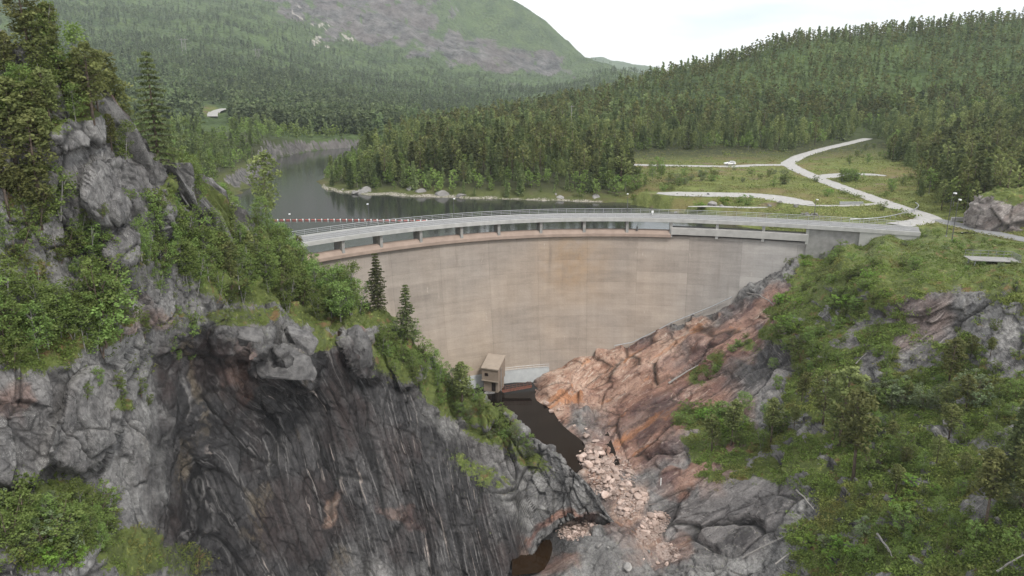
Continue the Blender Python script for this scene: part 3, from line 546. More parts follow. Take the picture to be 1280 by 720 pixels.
DC = [(640, 165, 420), (640, 150, 520), (540, 165, 450), (760, 165, 400), (760, 125, 560), (760, 118, 620), (760, 135, 850), (850, 150, 450), (850, 95, 590), (850, 120, 850), (1000, 150, 430), (1000, 100, 520), (1000, 55, 620), (1000, 85, 850), (1150, 150, 420), (1150, 100, 500), (1150, 38, 640), (1150, 75, 900), (1280, 180, 300), (1280, 100, 470), (1280, 27, 640), (1280, 60, 900), (1450, 180, 280), (1450, 60, 500), (1450, 15, 640), (1450, 50, 900), (1200, 200, 290), (1280, 232, 215), (1300, 240, 190), (1450, 250, 190),
      (300, 203, 300), (250, 190, 330), (180, 190, 300), (0, 200, 250), (-200, 200, 200), (300, 178, 350), (380, 173, 430), (450, 170, 480), (280, 148, 560), (450, 158, 580), (450, 148, 700), (560, 150, 800), (560, 158, 560),
      (-250, 120, 600), (-250, 40, 1100), (-250, -20, 1500), (-250, -100, 2200), (-250, -170, 3000), (100, 150, 480), (100, 110, 800), (100, 60, 1200), (100, 30, 1500), (100, 0, 1900), (100, -60, 2400), (100, -120, 3000), (300, 130, 750), (300, 80, 1200), (300, 45, 1650), (300, 0, 2200), (300, -60, 2650), (300, -110, 3000),
      (450, 115, 1200), (450, 85, 1750), (450, 50, 2150), (450, 0, 2500), (450, -60, 2800), (450, -90, 3100), (600, 135, 1200), (600, 112, 1800), (600, 80, 2300), (600, 40, 2550), (600, 0, 2700), (600, -30, 2900), (560, -65, 3000), (630, -2, 2850), (660, 22, 2800), (700, 120, 1500), (700, 100, 2200), (700, 57, 2800), (735, 76, 2850), (770, 92, 2900), (770, 115, 1500), (800, 108, 2950), (850, 112, 3000), (1000, 113, 3000), (1300, 113, 3000),
      (600, 60, 3500), (700, 95, 3500), (450, -20, 3800), (300, -50, 3900), (770, 108, 3600), (-250, -120, 4000), (700, 84, 6200), (760, 79, 6200), (800, 85, 6200), (835, 95, 6200), (900, 106, 6200), (1300, 110, 6200), (600, 90, 6200), (300, 60, 6200), (-250, 60, 6200), (760, 110, 7500), (300, 110, 7500), (1300, 113, 7500)]
pts = np.array([atz(*c) for c in ZC]+[at(*c) for c in DC])
RB = RBF(np.stack([pts[:, 0]/pts[:, 1]*2.2, np.log(pts[:, 1])], -1), (pts[:, 2]-CAMZ)/pts[:, 1], .12)
ROADS = {
 'road': ([(1120, 281, 4.55), (1142, 278, 4.5), (1165, 274, 4.45), (1150, 267, 4.45), (1125, 260, 4.5), (1100, 251, 4.5), (1060, 237, 4.6), (1020, 222, 4.6), (995, 211, 4.6), (984, 204, 4.6), (1000, 195, 5), (1030, 186, 6.5), (1060, 179, 8), (1085, 173, 9.5)], 4.6),
 'road_b': ([(1168, 274.5, 4.46), (1200, 281, 4.5), (1240, 291, 4.5), (1280, 299, 4.6), (1400, 318, 4.8)], 4.2),
 'road_c': ([(986, 206, 4.6), (950, 206, 4.6), (913, 208, 4.5), (850, 207, 4.6), (800, 206, 4.8), (755, 204.5, 5.2)], 5.5),
 'track_a': ([(822, 241, 3.9), (850, 242, 4), (900, 243, 4.2), (940, 243.5, 4.2), (965, 246, 4.3), (990, 251, 4.4), (1012, 256, 4.4)], 8.0),
 'track_b': ([(1008, 256.5, 4.4), (1050, 257, 4.4), (1085, 255.5, 4.5), (1108, 253, 4.5)], 2.2),
 'track_c': ([(1022, 222.5, 4.6), (1045, 218, 4.9), (1075, 217, 5.2), (1108, 219.5, 5.3)], 6),
 'track_d': ([(860, 258, 2.9), (890, 257.5, 3), (930, 259, 3.2), (960, 259, 3.4)], 2.2)}
def dens(P, step=1.):
    P = np.asarray(P); s = np.r_[0, np.cumsum(np.linalg.norm(np.diff(P, axis=0), axis=1))]; n = max(2, int(s[-1]/step)); q = np.linspace(0, s[-1], n)
    out = np.stack([np.interp(q, s, P[:, k]) for k in range(3)], -1)
    for k in range(3):
        o = out[:, k].copy(); kk = 7
        if n > 20: out[3:-3, k] = np.convolve(o, np.ones(kk)/kk, 'valid')
    return out
RP = {k: (dens([atz(*c) for c in v[0]]), v[1]) for k, v in ROADS.items()}
allr = np.concatenate([p for p, _ in RP.values()]); allw = np.concatenate([np.full(len(p), w/2) for p, w in RP.values()])
def ground(x, y, detail=True):
    x = np.asarray(x, float); y = np.asarray(y, float); D = y
    z = CAMZ+D*RB(np.stack([x/D*2.2, np.log(D)], -1))
    p = np.stack([x, y, 0*x], -1)
    if detail:
        am = np.clip((D-230)/3000, 0, 1); hill = ss(6, 16, z)
        z = z+fbm(p/9, 3, 100)*(.35+1.3*hill)+fbm(p/60, 4, 110)*3.2*hill*ss(260, 420, D)+ss(900, 1800, D)*(fbm(p/260, 5, 120)*34+np.abs(fbm(p/420, 4, 130))*26)
    near = y < 620; sd = np.full(x.shape, 200.); sd[near] = sdist(x[near], y[near], lakeP)
    sd = sd+fbm(p/11, 3, 140)*2.6*(y < 620)
    left = ss(-80, -100, x)*ss(225, 255, y)*(y < 600)
    land = .3+.16*np.maximum(sd, 0)+fbm(p/5, 3, 150)*.5; w = ss(0, 14-9*left, sd)
    z = np.where(near, np.where(sd > 0, land*(1-w)+np.maximum(z, .8+5*left)*w, np.maximum(sd*.5, -6)), z)
    # roads
    idx = np.where((y < 460) & (sd > -2))[0]
    for i in range(0, len(idx), 20000):
        k = idx[i:i+20000]; d = np.hypot(x[k][:, None]-allr[None, :, 0], y[k][:, None]-allr[None, :, 1])-allw[None]; j = d.argmin(1); dm = d[np.arange(len(k)), j]
        w = 1-ss(.8, 5, dm); z[k] = z[k]*(1-w)+(allr[j, 2]-.12)*w
    return z, sd
A = np.linspace(-.98, .98, 470); LD = np.exp(np.linspace(math.log(112), math.log(7600), 640))
AA, DD = np.meshgrid(A, LD); X, Y = (AA*DD), DD
Z, SD = ground(X.ravel(), Y.ravel()); Z = Z.reshape(X.shape); SD = SD.reshape(X.shape)
V = np.stack([X, Y, Z], -1)
qx, qy, _ = proj(V)
nrm = gnormal(V); nrm *= np.sign(nrm[..., 2:3]); steep = 1-nrm[..., 2]
MROCK = [(440, -10, 130, 56, 1), (500, 24, 62, 38, 1), (570, 60, 60, 18, .9), (655, 78, 70, 22, 1), (370, -20, 70, 40, .9), (440, 26, 60, 30, .9)]
SCREE = [(408, 50, 5, 30, .75, -52), (380, 20, 5, 26, .6, -40), (460, 80, 60, 3, .25, 5), (560, 95, 60, 3, .3, 5), (700, 112, 60, 3, .3)]
def mell(px, py, L):
    q = np.stack([px/45, py/22, 0*px], -1).reshape(-1, 3); w1, w2 = fbm(q, 4, 401, .6).reshape(px.shape), fbm(q, 4, 402, .6).reshape(px.shape)
    q2 = np.stack([px/14, py/12, 0*px], -1).reshape(-1, 3); return ell(px+34*w1, py+16*w2, L)*ss(-.6, -.15, fbm(q2, 3, 403).reshape(px.shape)+.12)
far = ss(330, 480, Y)*1.0
rockm = np.where(Y > 1300, mell(qx, qy, MROCK), 0)+np.where((Y < 520) & (X < -60), ss(.22, .45, steep)*1.0, 0)+np.where((Y < 700) & (X > -70) & (Z > 9), ss(.4, .6, steep)*.7, 0)
shore = (1-ss(.5, 3.5, SD))*(Y < 600)*.55
meadow = (1-ss(290, 345, Y+0*X-np.where(X > 110, (X-110)*.2, 0)))*ss(30, 45, X)*(1-ss(6.8, 8.5, Z))+ell(qx, qy, [(262, 139, 14, 8, 1)])*(Y > 450)+ (1-ss(3, 10, SD))*(Y < 300)*.45
bare = np.where(Y > 1000, mell(qx, qy, SCREE), shore*np.where(X < -68, .0, np.where(X > 28, .5, 1)))
fx = gridfaces(*X.shape)[:, ::-1]
vx, vy = X.ravel(), Y.ravel()
keep = (vy > np.where(vx < 66, np.where(vx > -50, fy(np.clip(vx, -50, 70))+4.5, 150), 0)) & ~((vx > 66) & (vx < 84) & (vy < fy(np.clip(vx, 60, 84))+2.5))
topw = at(colsR[colsR > 1110], topr[colsR > 1110], D[-1][colsR > 1110])
lim = np.interp(vx, topw[:, 0], topw[:, 1]); keep &= ~((vx >= 84) & (vy < lim-3.5)); keep &= ~((vx > 150) & (vy < 118))
fx = fx[keep[fx].all(1)]
mk('valley_terrain', V.reshape(-1, 3), fx, M['terrain'], None, True, {'m_rock': np.clip(rockm+shore*.6, 0, 1).ravel(), 'm_bare': bare.ravel(), 'm_meadow': np.clip(meadow, 0, 1).ravel(), 'm_far': far.ravel()})['kind'] = 'structure'
for k, (P, w) in RP.items():
    t = np.gradient(P[:, :2], axis=0); t /= np.linalg.norm(t, axis=1)[:, None]; nn = np.stack([-t[:, 1], t[:, 0]], -1)
    wob = 1+.12*pn(np.stack([P[:, 0]/4, P[:, 1]/4, 0*P[:, 0]], -1), 9)
    if k.startswith('track'): wob = wob*np.clip(np.minimum(np.arange(len(P)), np.arange(len(P))[::-1])/8+.35, 0, 1)
    dz = {'road': .0, 'road_b': -.006, 'road_c': -.012}.get(k, -.02)
    w = w*1.2
    rows = [np.c_[P[:, :2]+nn*(s*w/2*wob)[:, None], P[:, 2]+dz+(.05-.09*abs(s)**3)] for s in (-1, -.5, 0, .5, 1)]
    nm = 'road' if k.startswith('road') else 'gravel_path'
    mk(nm, np.concatenate(rows), gridfaces(5, len(P)).copy(), M['grav'] if k != 'road_b' else M['asph'], None, True)['kind'] = 'structure'
# far road glimpsed in the valley
Pq = [at(a, b, d) for a, b, d in ((266, 152, 560), (267, 145, 590), (270, 140, 620), (282, 137, 650))]
Pq = dens(Pq, 4); zz, _ = ground(Pq[:, 0], Pq[:, 1]); Pq[:, 2] = np.maximum(zz, Pq[:, 2])+1.0
mk('road', np.concatenate([Pq+[s*4, 0, 0] for s in (-1, 1)]), gridfaces(2, len(Pq)).copy(), M['grav'])['kind'] = 'structure'
# water
def water(name, P, z, mat):
    o = mk(name, [(a, b, z) for a, b in P], [list(range(len(P)))], mat); o['kind'] = 'structure'; return o
WL = [(float(x), float(fy(x)+3.2)) for x in np.linspace(66, -50, 40)]
water('lake', WL+[(-50, 133), (-80, 150), (-150, 300), (-150, 520), (0, 520), (0, 300), (80, 250), (80, 160)], 0, M['lake'])
water('pool_water', [tuple(atz(a, b, POOLZ)[:2]) for a, b in ((590, 478), (668, 478), (700, 500), (760, 540), (775, 580), (735, 590), (650, 590), (590, 560))], POOLZ, M['pool'])
water('pool_water', [tuple(atz(a, b, -38.3)[:2]) for a, b in ((640, 640), (712, 650), (712, 690), (696, 704), (672, 716), (640, 720))], -38.3, M['brown'])

# ------------------------------------------------------------------ vegetation prototypes
def cards(c, size, up=.3, r=rng, asp=1.5):
    n = len(c); nn = r.normal(size=(n, 3)); nn[:, 2] += up*2; nn /= np.linalg.norm(nn, axis=1)[:, None]
    a = np.cross(nn, r.normal(size=(n, 3))); a /= np.linalg.norm(a, axis=1)[:, None]; b = np.cross(nn, a)
    s = (np.asarray(size)*r.uniform(.6, 1.3, n))[:, None]; a = a*s*asp/2; b = b*s/2
    V = np.stack([c-a, c-b*.9+nn*s*.1, c+a, c+b*.9], 1).reshape(-1, 3)
    return V, np.arange(4*n).reshape(n, 4)
def clumps(cc, rad, per, size, flat=.7, r=rng, up=.55, asp=1.5):
    cc = np.asarray(cc, float); k = len(cc); rad = np.broadcast_to(np.asarray(rad, float), (k,)); d = r.normal(size=(k, per, 3)); d /= np.linalg.norm(d, axis=-1, keepdims=True)
    d *= (r.random((k, per, 1))**.45)*rad[:, None, None]; d[..., 2] *= flat; P = (cc[:, None]+d).reshape(-1, 3)
    V, f = cards(P, size, up, r, asp); t = np.repeat(np.clip(np.repeat(r.random(k), per)*.75+r.random(k*per)*.35, 0, 1), 4); return V, f, t
def limbs(pairs, r0=.05, n=4):
    m = MB()
    for a, b, ra, rb in pairs: m.tube([a, (np.asarray(a)*.5+np.asarray(b)*.5+[0, 0, .06*np.linalg.norm(np.asarray(b)-a)]), b], [ra, (ra+rb)/2, rb], n, False)
    return m
def g_pine(H=10, det=2, seed=0, base=.35, wid=.21):
    r = np.random.default_rng(seed); per, sz = {2: (34, .30), 1: (13, .46), 0: (7, .95)}[det]; ncl = {2: 44, 1: 26, 0: 9}[det]; fo = det < 2
    lean_ = r.normal(size=2)*.02*H; cc = []; rad = []; pr = []
    for i in range(ncl):
        u = (i+.5)/ncl; h = H*(base+(1-base)*u**.9); prof = math.sin(math.pi*min(1, .18+.82*(1-u)**.75)*.98)**.7; R0 = H*wid*(.35+.75*prof)*(1-u*((.8, .5, .65, .4)[seed % 4] if fo else .45))
        a = i*2.4+r.normal()*.4; rr = R0*r.uniform(.45, 1.0)*(1 if u < .93 else .15); c = np.array([math.cos(a)*rr+lean_[0]*u, math.sin(a)*rr+lean_[1]*u, h+rr*.12]); cc.append(c); rad.append(H*(.072 if fo else .085)*(1.15-((.8, .5, .65, .4)[seed % 4] if fo else .55)*u)*r.uniform(.75, 1.3))
        pr.append((np.array([lean_[0]*u, lean_[1]*u, h-rr*.25]), c, .012*H*(1-u*.6)*.5, .012))
    V, f, t = clumps(cc, rad, per, sz*H/10, .62, r)
    tr = limbs(pr if det == 2 else pr[::3]) if det else MB(); tr.tube([(0, 0, -.6), (lean_[0]*.3, lean_[1]*.3, H*.45), (lean_[0], lean_[1], H*.97)], [.018*H, .013*H, .003*H], 6 if det else 4)
    return V, f, t, tr
def g_spruce(H=10, det=2, seed=0, base=.06, wid=.17, thin=1.):
    r = np.random.default_rng(seed); nw = {2: 19, 1: 13, 0: 6}[det]; cc = []; rad = []; pr = []
    for i in range(nw):
        u = i/(nw-1); h = H*(base+(.98-base)*u**.95); L = H*wid*(1-u)**.8*(.75+.3*r.random())+.03*H; nb = {2: 7, 1: 5, 0: 3}[det]
        for b in range(nb):
            a = 2*math.pi*(b+r.random()*.6)/nb+i*1.1; l = L*r.uniform(.6, 1.12); k = {2: 4, 1: 2, 0: 1}[det]
            if r.random() > thin: continue
            for s in range(k):
                q = (s+1)/k if det else .6; cc.append([math.cos(a)*l*q, math.sin(a)*l*q, h-.28*l*q+.1*l*q*q]); rad.append(max(.02*H, l*(.21 if det == 2 else .27)*(1.15-.4*q)))
            if det == 2: pr.append((np.array([0, 0, h]), np.array([math.cos(a)*l, math.sin(a)*l, h-.18*l]), .0035*H, .006))
    per, sz = {2: (9, .21), 1: (4, .62), 0: (2, 1.6)}[det]
    V, f, t = clumps(cc, rad, per, sz*H/10, .3, r, up=.55, asp=1.8)
    tr = limbs(pr) if det == 2 else MB(); tr.tube([(0, 0, -.5), (0, 0, H*.5), (0, 0, H)], [.016*H, .010*H, .002*H], 6 if det else 4)
    return V, f, t, tr
def g_birch(H=6, det=2, seed=0, stems=1, wid=.3, base=.2, sz=None):
    r = np.random.default_rng(seed); cc = []; rad = []; pr = []; tr = MB(); ncl = {2: 60, 1: 26, 0: 8}[det]
    for s in range(stems):
        a0 = 2*math.pi*s/max(1, stems)+r.random(); sp_ = 0 if stems == 1 else H*wid*.55*r.uniform(.5, 1.2); hh = H*r.uniform(.75, 1.0) if s else H
        tip = np.array([math.cos(a0)*sp_, math.sin(a0)*sp_, hh]); mid_ = tip*np.array([.55, .55, .5]); tr.tube([(0, 0, -.4), mid_, tip*.96], [.013*H, .008*H, .003*H], 5, False)
        for i in range(ncl//stems):
            u = r.random()**.8; h = hh*(base+(1-base)*u); R0 = H*wid*math.sin(math.pi*(.12+.80*u))**.8*(1 if stems == 1 else .6); a = r.random()*6.283; rr = R0*math.sqrt(r.random()); ax = tip*(h/hh)
            c = np.array([ax[0]+math.cos(a)*rr, ax[1]+math.sin(a)*rr, h]); cc.append(c); rad.append(H*.085*r.uniform(.7, 1.4))
            if det == 2 and i % 2 == 0: pr.append((ax*np.array([1, 1, .8]), c, .004*H, .006))
    per = {2: 30, 1: 10, 0: 5}[det]; sz = sz or {2: .17, 1: .42, 0: .9}[det]
    V, f, t = clumps(cc, rad, per, sz*H/6, .8, r, asp=1.2)
    m = limbs(pr); n0 = len(tr.v); tr.v += m.v; tr.f += [[q+n0 for q in ff] for ff in m.f]
    return V, f, t, tr
PROTO = {}
def proto(key, name, geo, lm, tm, H, cat, stem='trunk', crown='crown'):
    V, f, t, tr = geo; PROTO[key] = dict(name=name, H=H, cat=cat, V=V, f=f, t=t, tr=tr, lm=lm, tm=tm, stem=stem, crown=crown, root=None)
for i in range(4): proto(f'pine{i}', 'pine_tree', g_pine(10, 2, 10+i, (.3, .42, .25, .35)[i], (.21, .17, .23, .19)[i]), M['pine'], M['bark'], 10, 'pine tree')
for i in range(3): proto(f'spruce{i}', 'spruce_tree', g_spruce(10, 2, 20+i, (.05, .12, .08)[i], (.17, .20, .13)[i], (1, .85, .95)[i]), M['spruce'], M['bark'], 10, 'spruce tree')
for i in range(4): proto(f'fpine{i}', 'pine_tree', g_pine(12, 1, 30+i, (.35, .28, .42, .22)[i], (.18, .21, .16, .2)[i]), M['pine'], M['bark'], 12, 'pine tree')
for i in range(3): proto(f'fspruce{i}', 'spruce_tree', g_spruce(12, 1, 40+i, .06, (.15, .17, .13)[i]), M['spruce'], M['bark'], 12, 'spruce tree')
for i in range(2): proto(f'fbirch{i}', 'birch_tree', g_birch(9, 1, 50+i, 1, (.24, .28)[i], .25), M['birch'], M['bbark'], 9, 'birch tree')
for i in range(4): proto(f'birch{i}', 'birch_tree', g_birch(6, 2, 60+i, (1, 2, 1, 3)[i], (.26, .32, .3, .34)[i], (.22, .15, .12, .1)[i]), M['birch'], M['bbark'], 6, 'birch tree')
for i in range(3): proto(f'shrub{i}', 'birch_shrub', g_birch(3, 2, 70+i, 4, (.5, .6, .42)[i], .05, .22), M['birch'], M['bark'], 3, 'shrub', 'stem', 'leaf_canopy')
for i in range(2): proto(f'bright{i}', 'leafy_bush', g_birch(2, 2, 80+i, 4, (.7, .9)[i], .02, .3), M['bright'], M['bark'], 2, 'bush', 'stem', 'leaf_canopy')
for i in range(2): proto(f'willow{i}', 'willow_shrub', g_birch(3, 2, 90+i, 4, (.5, .6)[i], .03, .24), M['willow'], M['bark'], 3, 'shrub', 'stem', 'leaf_canopy')
NPL = {}
def plant(key, loc, h, label, group, rz=None, sink=.15, wide=1.):
    q = PROTO[key]; NPL[key] = NPL.get(key, 0)+1
    if q['root'] is None:
        o = thing(q['name'], label, q['cat'], (0, 0, 0), 0, group)
        mk(q['crown'], q['V'], q['f'], q['lm'], o, False, {'tint': q['t']}); mk(q['stem'], q['tr'].v, q['tr'].f, q['tm'], o, True); q['root'] = o
    else: o = copy_tree(q['root'])
    s = h/q['H']; o.location = (float(loc[0]), float(loc[1]), float(loc[2])-sink); o.rotation_euler = (0, 0, rz if rz is not None else random.random()*6.28); o.scale = (s*wide, s*wide, s)
    o['label'] = label
    if group: o['group'] = group
    elif 'group' in o.keys(): del o['group']
    return o
def hpx(h, loc): return h*proj(loc)[2]/F
def tree(key, px, py, hp, side, label, group=None, wide=1., dD=0):
    p = on(px, py, side)
    if dD: q = at(px, py, p[1]+dD); p = q
    return plant(key, p, hpx(hp, p), label, group, wide=wide)
# prominent trees, left ridge
tree('spruce1', 205, 214, 147, 'L', 'tall open spruce standing alone on the shoulder of the left cliff against the valley forest')
tree('pine0', 32, 62, 82, 'L', 'bushy dark pine crowning the highest point of the left cliff', wide=1.3)
for i, (px, py, h, k, lb) in enumerate([(110, 150, 92, 'pine2', 'round topped pine on the cliff top left of its paired neighbour'), (140, 165, 100, 'pine3', 'broad pine on the cliff top between two slimmer pines'), (165, 185, 92, 'pine1', 'slim pine on the cliff shoulder just left of the lone spruce'), (8, 110, 70, 'pine3', 'pine at the far left edge of the cliff top below the crowning pine'), (62, 100, 60, 'pine2', 'small pine below the crowning pine on the cliff top'), (20, 210, 110, 'pine0', 'leaning pine on the upper left rock face'), (48, 240, 100, 'pine2', 'wide pine hanging over the grey slab at upper left'), (10, 270, 90, 'pine1', 'pine at the left edge above the shrub ledge')]):
    tree(k, px, py, h, 'L', lb, wide=1.25)
tree('spruce0', 470, 391, 72, 'L', 'narrow spruce on the ridge in front of the dam, the left one of the pair', wide=1.1)
tree('spruce1', 511, 425, 74, 'L', 'narrow spruce on the ridge in front of the dam, the right one of the pair', wide=1.0)
tree('pine1', 576, 520, 70, 'L', 'small pine on the low ridge to the left of the valve house', wide=1.1)
tree('pine2', 334, 283, 92, 'L', 'thin pale pine against the lake above the left end of the dam', dD=-2)
def scatter(n, E, side, kinds, h, lab, grp, mind=9, seed=0, wide=(1, 1.4)):
    r = random.Random(seed); done = []; k = 0; tries = 0
    while k < n and tries < n*40:
        tries += 1; e = r.choice(E); a = r.random()*6.283; q = math.sqrt(r.random()); u, v = math.cos(a)*q*e[2], math.sin(a)*q*e[3]; al = R(e[4]) if len(e) > 4 else 0
        px, py = e[0]+u*math.cos(al)-v*math.sin(al), e[1]+u*math.sin(al)+v*math.cos(al)
        if any((px-b)**2+((py-c)*1.3)**2 < mind*mind for b, c in done): continue
        if side == 'L' and py < float(ip(px, crest))+2: continue
        done.append((px, py)); p = on(px, py, side); plant(r.choice(kinds), p, r.uniform(*h), lab, grp, wide=r.uniform(*wide)); k += 1
B, SH, BR, WI, PI_ = ['birch0', 'birch1', 'birch2', 'birch3'], ['shrub0', 'shrub1', 'shrub2'], ['bright0', 'bright1'], ['willow0', 'willow1'], ['pine0', 'pine1', 'pine2', 'pine3']
scatter(26, [(40, 420, 70, 45), (110, 410, 45, 35)], 'L', B+SH, (2.6, 5.0), 'birch thicket tree on the wide ledge of the left rock face', 'birches on the wide left ledge', 13, 1)
scatter(16, [(40, 310, 70, 45), (150, 345, 55, 25)], 'L', SH+B, (1.8, 3.6), 'small birch rooted in the cracked rock above the wide left ledge', 'small birches in cracks of the left face', 16, 2)
scatter(30, [(45, 680, 80, 40), (110, 670, 34, 30)], 'L', B+WI+SH, (1.8, 3.6), 'leafy tree on the ledge at the foot of the left rock face', 'trees on the lower left ledge', 14, 3)
scatter(6, [(60, 705, 50, 12)], 'L', BR, (1.4, 2.2), 'bright green bush on the lower left ledge', 'bright bushes on the lower left ledge', 16, 4)
scatter(46, [(330, 345, 95, 40), (280, 315, 50, 50), (400, 365, 50, 25), (250, 330, 30, 50)], 'L', B+SH+B, (3.4, 6.2), 'birch in the dense thicket above the dark cliff', 'birches in the thicket above the dark cliff', 10, 5)
scatter(10, [(320, 340, 90, 40)], 'L', PI_, (4.5, 7), 'young pine among the birches above the dark cliff', 'young pines above the dark cliff', 20, 6)
scatter(22, [(260, 240, 30, 30, 40), (310, 280, 50, 18, 40), (350, 305, 30, 12, 35)], 'L', B+SH, (2.6, 5.0), 'light green birch along the left ridge beside the lake', 'birches along the ridge by the lake', 10, 7)
scatter(24, [(500, 440, 40, 30, 30), (430, 385, 30, 15), (530, 470, 20, 35, -30)], 'L', B+SH, (2.2, 4.6), 'birch on the spur in front of the dam face', 'birches on the spur before the dam', 9, 8)
scatter(26, [(580, 500, 30, 32, 50), (610, 530, 36, 16, 35), (640, 552, 28, 8, 35)], 'L', SH+WI, (1.6, 3.2), 'shrub on the green slope of the spur beside the pool', 'shrubs on the slope beside the pool', 8, 9)
scatter(20, [(180, 460, 25, 60), (200, 400, 30, 30), (130, 490, 30, 30), (230, 430, 20, 30), (150, 300, 60, 50)], 'L', SH, (1.0, 2.2), 'small shrub in a crack of the left grey rock', 'small shrubs in cracks of the grey rock', 16, 10)
scatter(16, [(30, 160, 50, 60), (100, 130, 30, 25), (80, 60, 20, 14)], 'L', PI_+B, (2.2, 4.5), 'small tree on the upper left rock slope', 'small trees on the upper left slope', 14, 11)
scatter(34, [(390, 372, 50, 30), (340, 345, 60, 34), (430, 385, 26, 18)], 'L', B, (4.0, 7.0), 'tall birch at the edge of the thicket above the dark cliff', 'tall birches over the dark cliff', 9, 41)
scatter(9, [(36, 190, 46, 70), (80, 110, 30, 30)], 'L', PI_+B, (3.5, 6.5), 'tree clinging to the upper left rock slope', 'trees clinging to the upper left slope', 12, 42)
scatter(18, [(225, 300, 26, 60, -20), (190, 330, 30, 40)], 'L', B+SH, (2.4, 4.5), 'birch in the gully below the lone spruce', 'birches in the gully below the lone spruce', 11, 43)
# right slope
for px, py, h, k, lb in [(1048, 560, 108, 'pine0', 'tallest pine of the clump on the right slope'), (1070, 600, 118, 'pine3', 'pine in front of the clump on the right slope'), (1028, 530, 70, 'pine2', 'pine at the back left of the clump on the right slope'), (1185, 478, 60, 'pine2', 'round pine below the right rock face'), (1262, 600, 112, 'spruce2', 'narrow dark spruce at the right edge of the slope'), (1232, 660, 105, 'pine1', 'thin pine at the lower right beside a grey crag'), (1278, 640, 90, 'pine3', 'pine at the right edge in front of the dark spruce'), (915, 560, 62, 'pine1', 'small pine at the left end of the right hand heath'), (890, 565, 50, 'pine3', 'low pine by the bright shrubs on the red slab'), (1000, 500, 40, 'pine3', 'little pine above the heath by the dark slab'), (965, 555, 58, 'pine1', 'slender pine on the heath left of the pine clump')]:
    tree(k, px, py, h, 'R', lb, wide=1.15)
scatter(9, [(1190, 505, 40, 18), (1120, 500, 30, 16)], 'R', WI, (2.0, 3.4), 'grey green willow shrub on the right slope below the rock face', 'willow shrubs on the right slope', 18, 12, (1.3, 1.7))
scatter(40, [(1200, 600, 90, 60), (1240, 520, 50, 40), (1100, 660, 80, 50), (1210, 680, 80, 40)], 'R', SH+B+WI, (1.4, 3.2), 'small birch scattered on the lower right heath', 'small birches on the lower right heath', 16, 13)
scatter(14, [(1145, 610, 34, 18), (1035, 690, 34, 22), (1130, 640, 20, 10)], 'R', BR, (1.1, 1.8), 'bright green fern bush on the right heath', 'bright fern bushes on the heath', 12, 14, (1.2, 1.8))
scatter(44, [(1020, 345, 65, 26, -25), (1090, 335, 60, 14), (1060, 375, 60, 16), (985, 400, 30, 16, -40), (1010, 320, 30, 12, -25)], 'R', SH+BR+SH, (1.2, 2.6), 'shrub on the green brow below the right end of the dam', 'shrubs on the brow at the right abutment', 10, 15, (1.3, 1.9))
scatter(24, [(1100, 400, 60, 30), (1060, 450, 50, 30), (1130, 480, 50, 20), (1000, 450, 30, 25)], 'R', SH+PI_[:1], (1.0, 2.3), 'shrub among the broken rocks of the right slope', 'shrubs among the rocks of the right slope', 15, 16, (1.2, 1.6))
scatter(12, [(868, 527, 26, 14), (905, 540, 18, 16)], 'R', SH+BR, (1.6, 2.8), 'fresh green shrub at the lower edge of the red slab', 'shrubs at the edge of the red slab', 9, 17, (1.2, 1.6))
scatter(9, [(888, 460, 26, 9, -35), (930, 430, 20, 7, -40)], 'R', SH, (.9, 1.7), 'low shrub in a seam of the red slab', 'shrubs in seams of the red slab', 10, 18, (1.2, 1.7))
scatter(26, [(1160, 305, 110, 10), (1100, 300, 40, 6), (1240, 338, 45, 8)], 'R', SH+BR+WI, (.7, 1.5), 'low bush on the grassy bench beside the access road', 'low bushes on the bench by the road', 13, 19, (1.4, 2.0))
scatter(9, [(1180, 430, 60, 40), (1250, 430, 30, 40)], 'R', SH, (.9, 2), 'shrub growing on the right grey rock face', 'shrubs on the right rock face', 18, 20)

scatter(40, [(930, 540, 50, 26), (1010, 470, 50, 30), (1100, 480, 60, 30), (1000, 430, 30, 20), (1090, 560, 60, 30)], 'R', B+SH, (1.8, 4.2), 'young birch on the middle of the right slope', 'young birches on the middle right slope', 13, 51)
scatter(16, [(1150, 560, 100, 60), (1000, 540, 50, 30), (1220, 460, 40, 30)], 'R', PI_, (2.6, 5.2), 'young pine standing in the heather of the right slope', 'young pines on the right slope', 22, 52)
scatter(8, [(110, 150, 50, 40), (160, 190, 30, 30), (60, 280, 50, 30)], 'L', PI_+B, (2.6, 5.0), 'slender tree among the bare crags of the upper left cliff', 'slender trees among the upper left crags', 13, 53)
# ------------------------------------------------------------------ forest behind the dam
def inpoly(x, y, P): return sdist(x, y, np.asarray(P, float)) < 0
cand = []
for lo, hi, sp_ in ((215, 330, 3.5), (330, 470, 4.5), (470, 690, 5.5)):
    gx = np.arange(-75, 560, sp_); gy = np.arange(lo, hi, sp_); a, b = np.meshgrid(gx, gy); cand.append(np.stack([a.ravel(), b.ravel()], -1)+rng.uniform(-.48, .48, (a.size, 2))*sp_)
for lo, hi, sp_ in ((225, 330, 5.0), (330, 480, 6)):
    gx = np.arange(-270, -85, sp_); gy = np.arange(lo, hi, sp_); a, b = np.meshgrid(gx, gy); cand.append(np.stack([a.ravel(), b.ravel()], -1)+rng.uniform(-.48, .48, (a.size, 2))*sp_)
gx = np.arange(100, 260, 3.8); gy = np.arange(165, 215, 3.8); a, b = np.meshgrid(gx, gy); cand.append(np.stack([a.ravel(), b.ravel()], -1)+rng.uniform(-.48, .48, (a.size, 2))*3.8)
cand = np.concatenate(cand)
z, sd = ground(cand[:, 0], cand[:, 1]); P3 = np.c_[cand, z]; qx, qy, qd = proj(P3)
ok = (sd > 1.6) & (z > .3) & (qx > -40) & (qx < 1400)
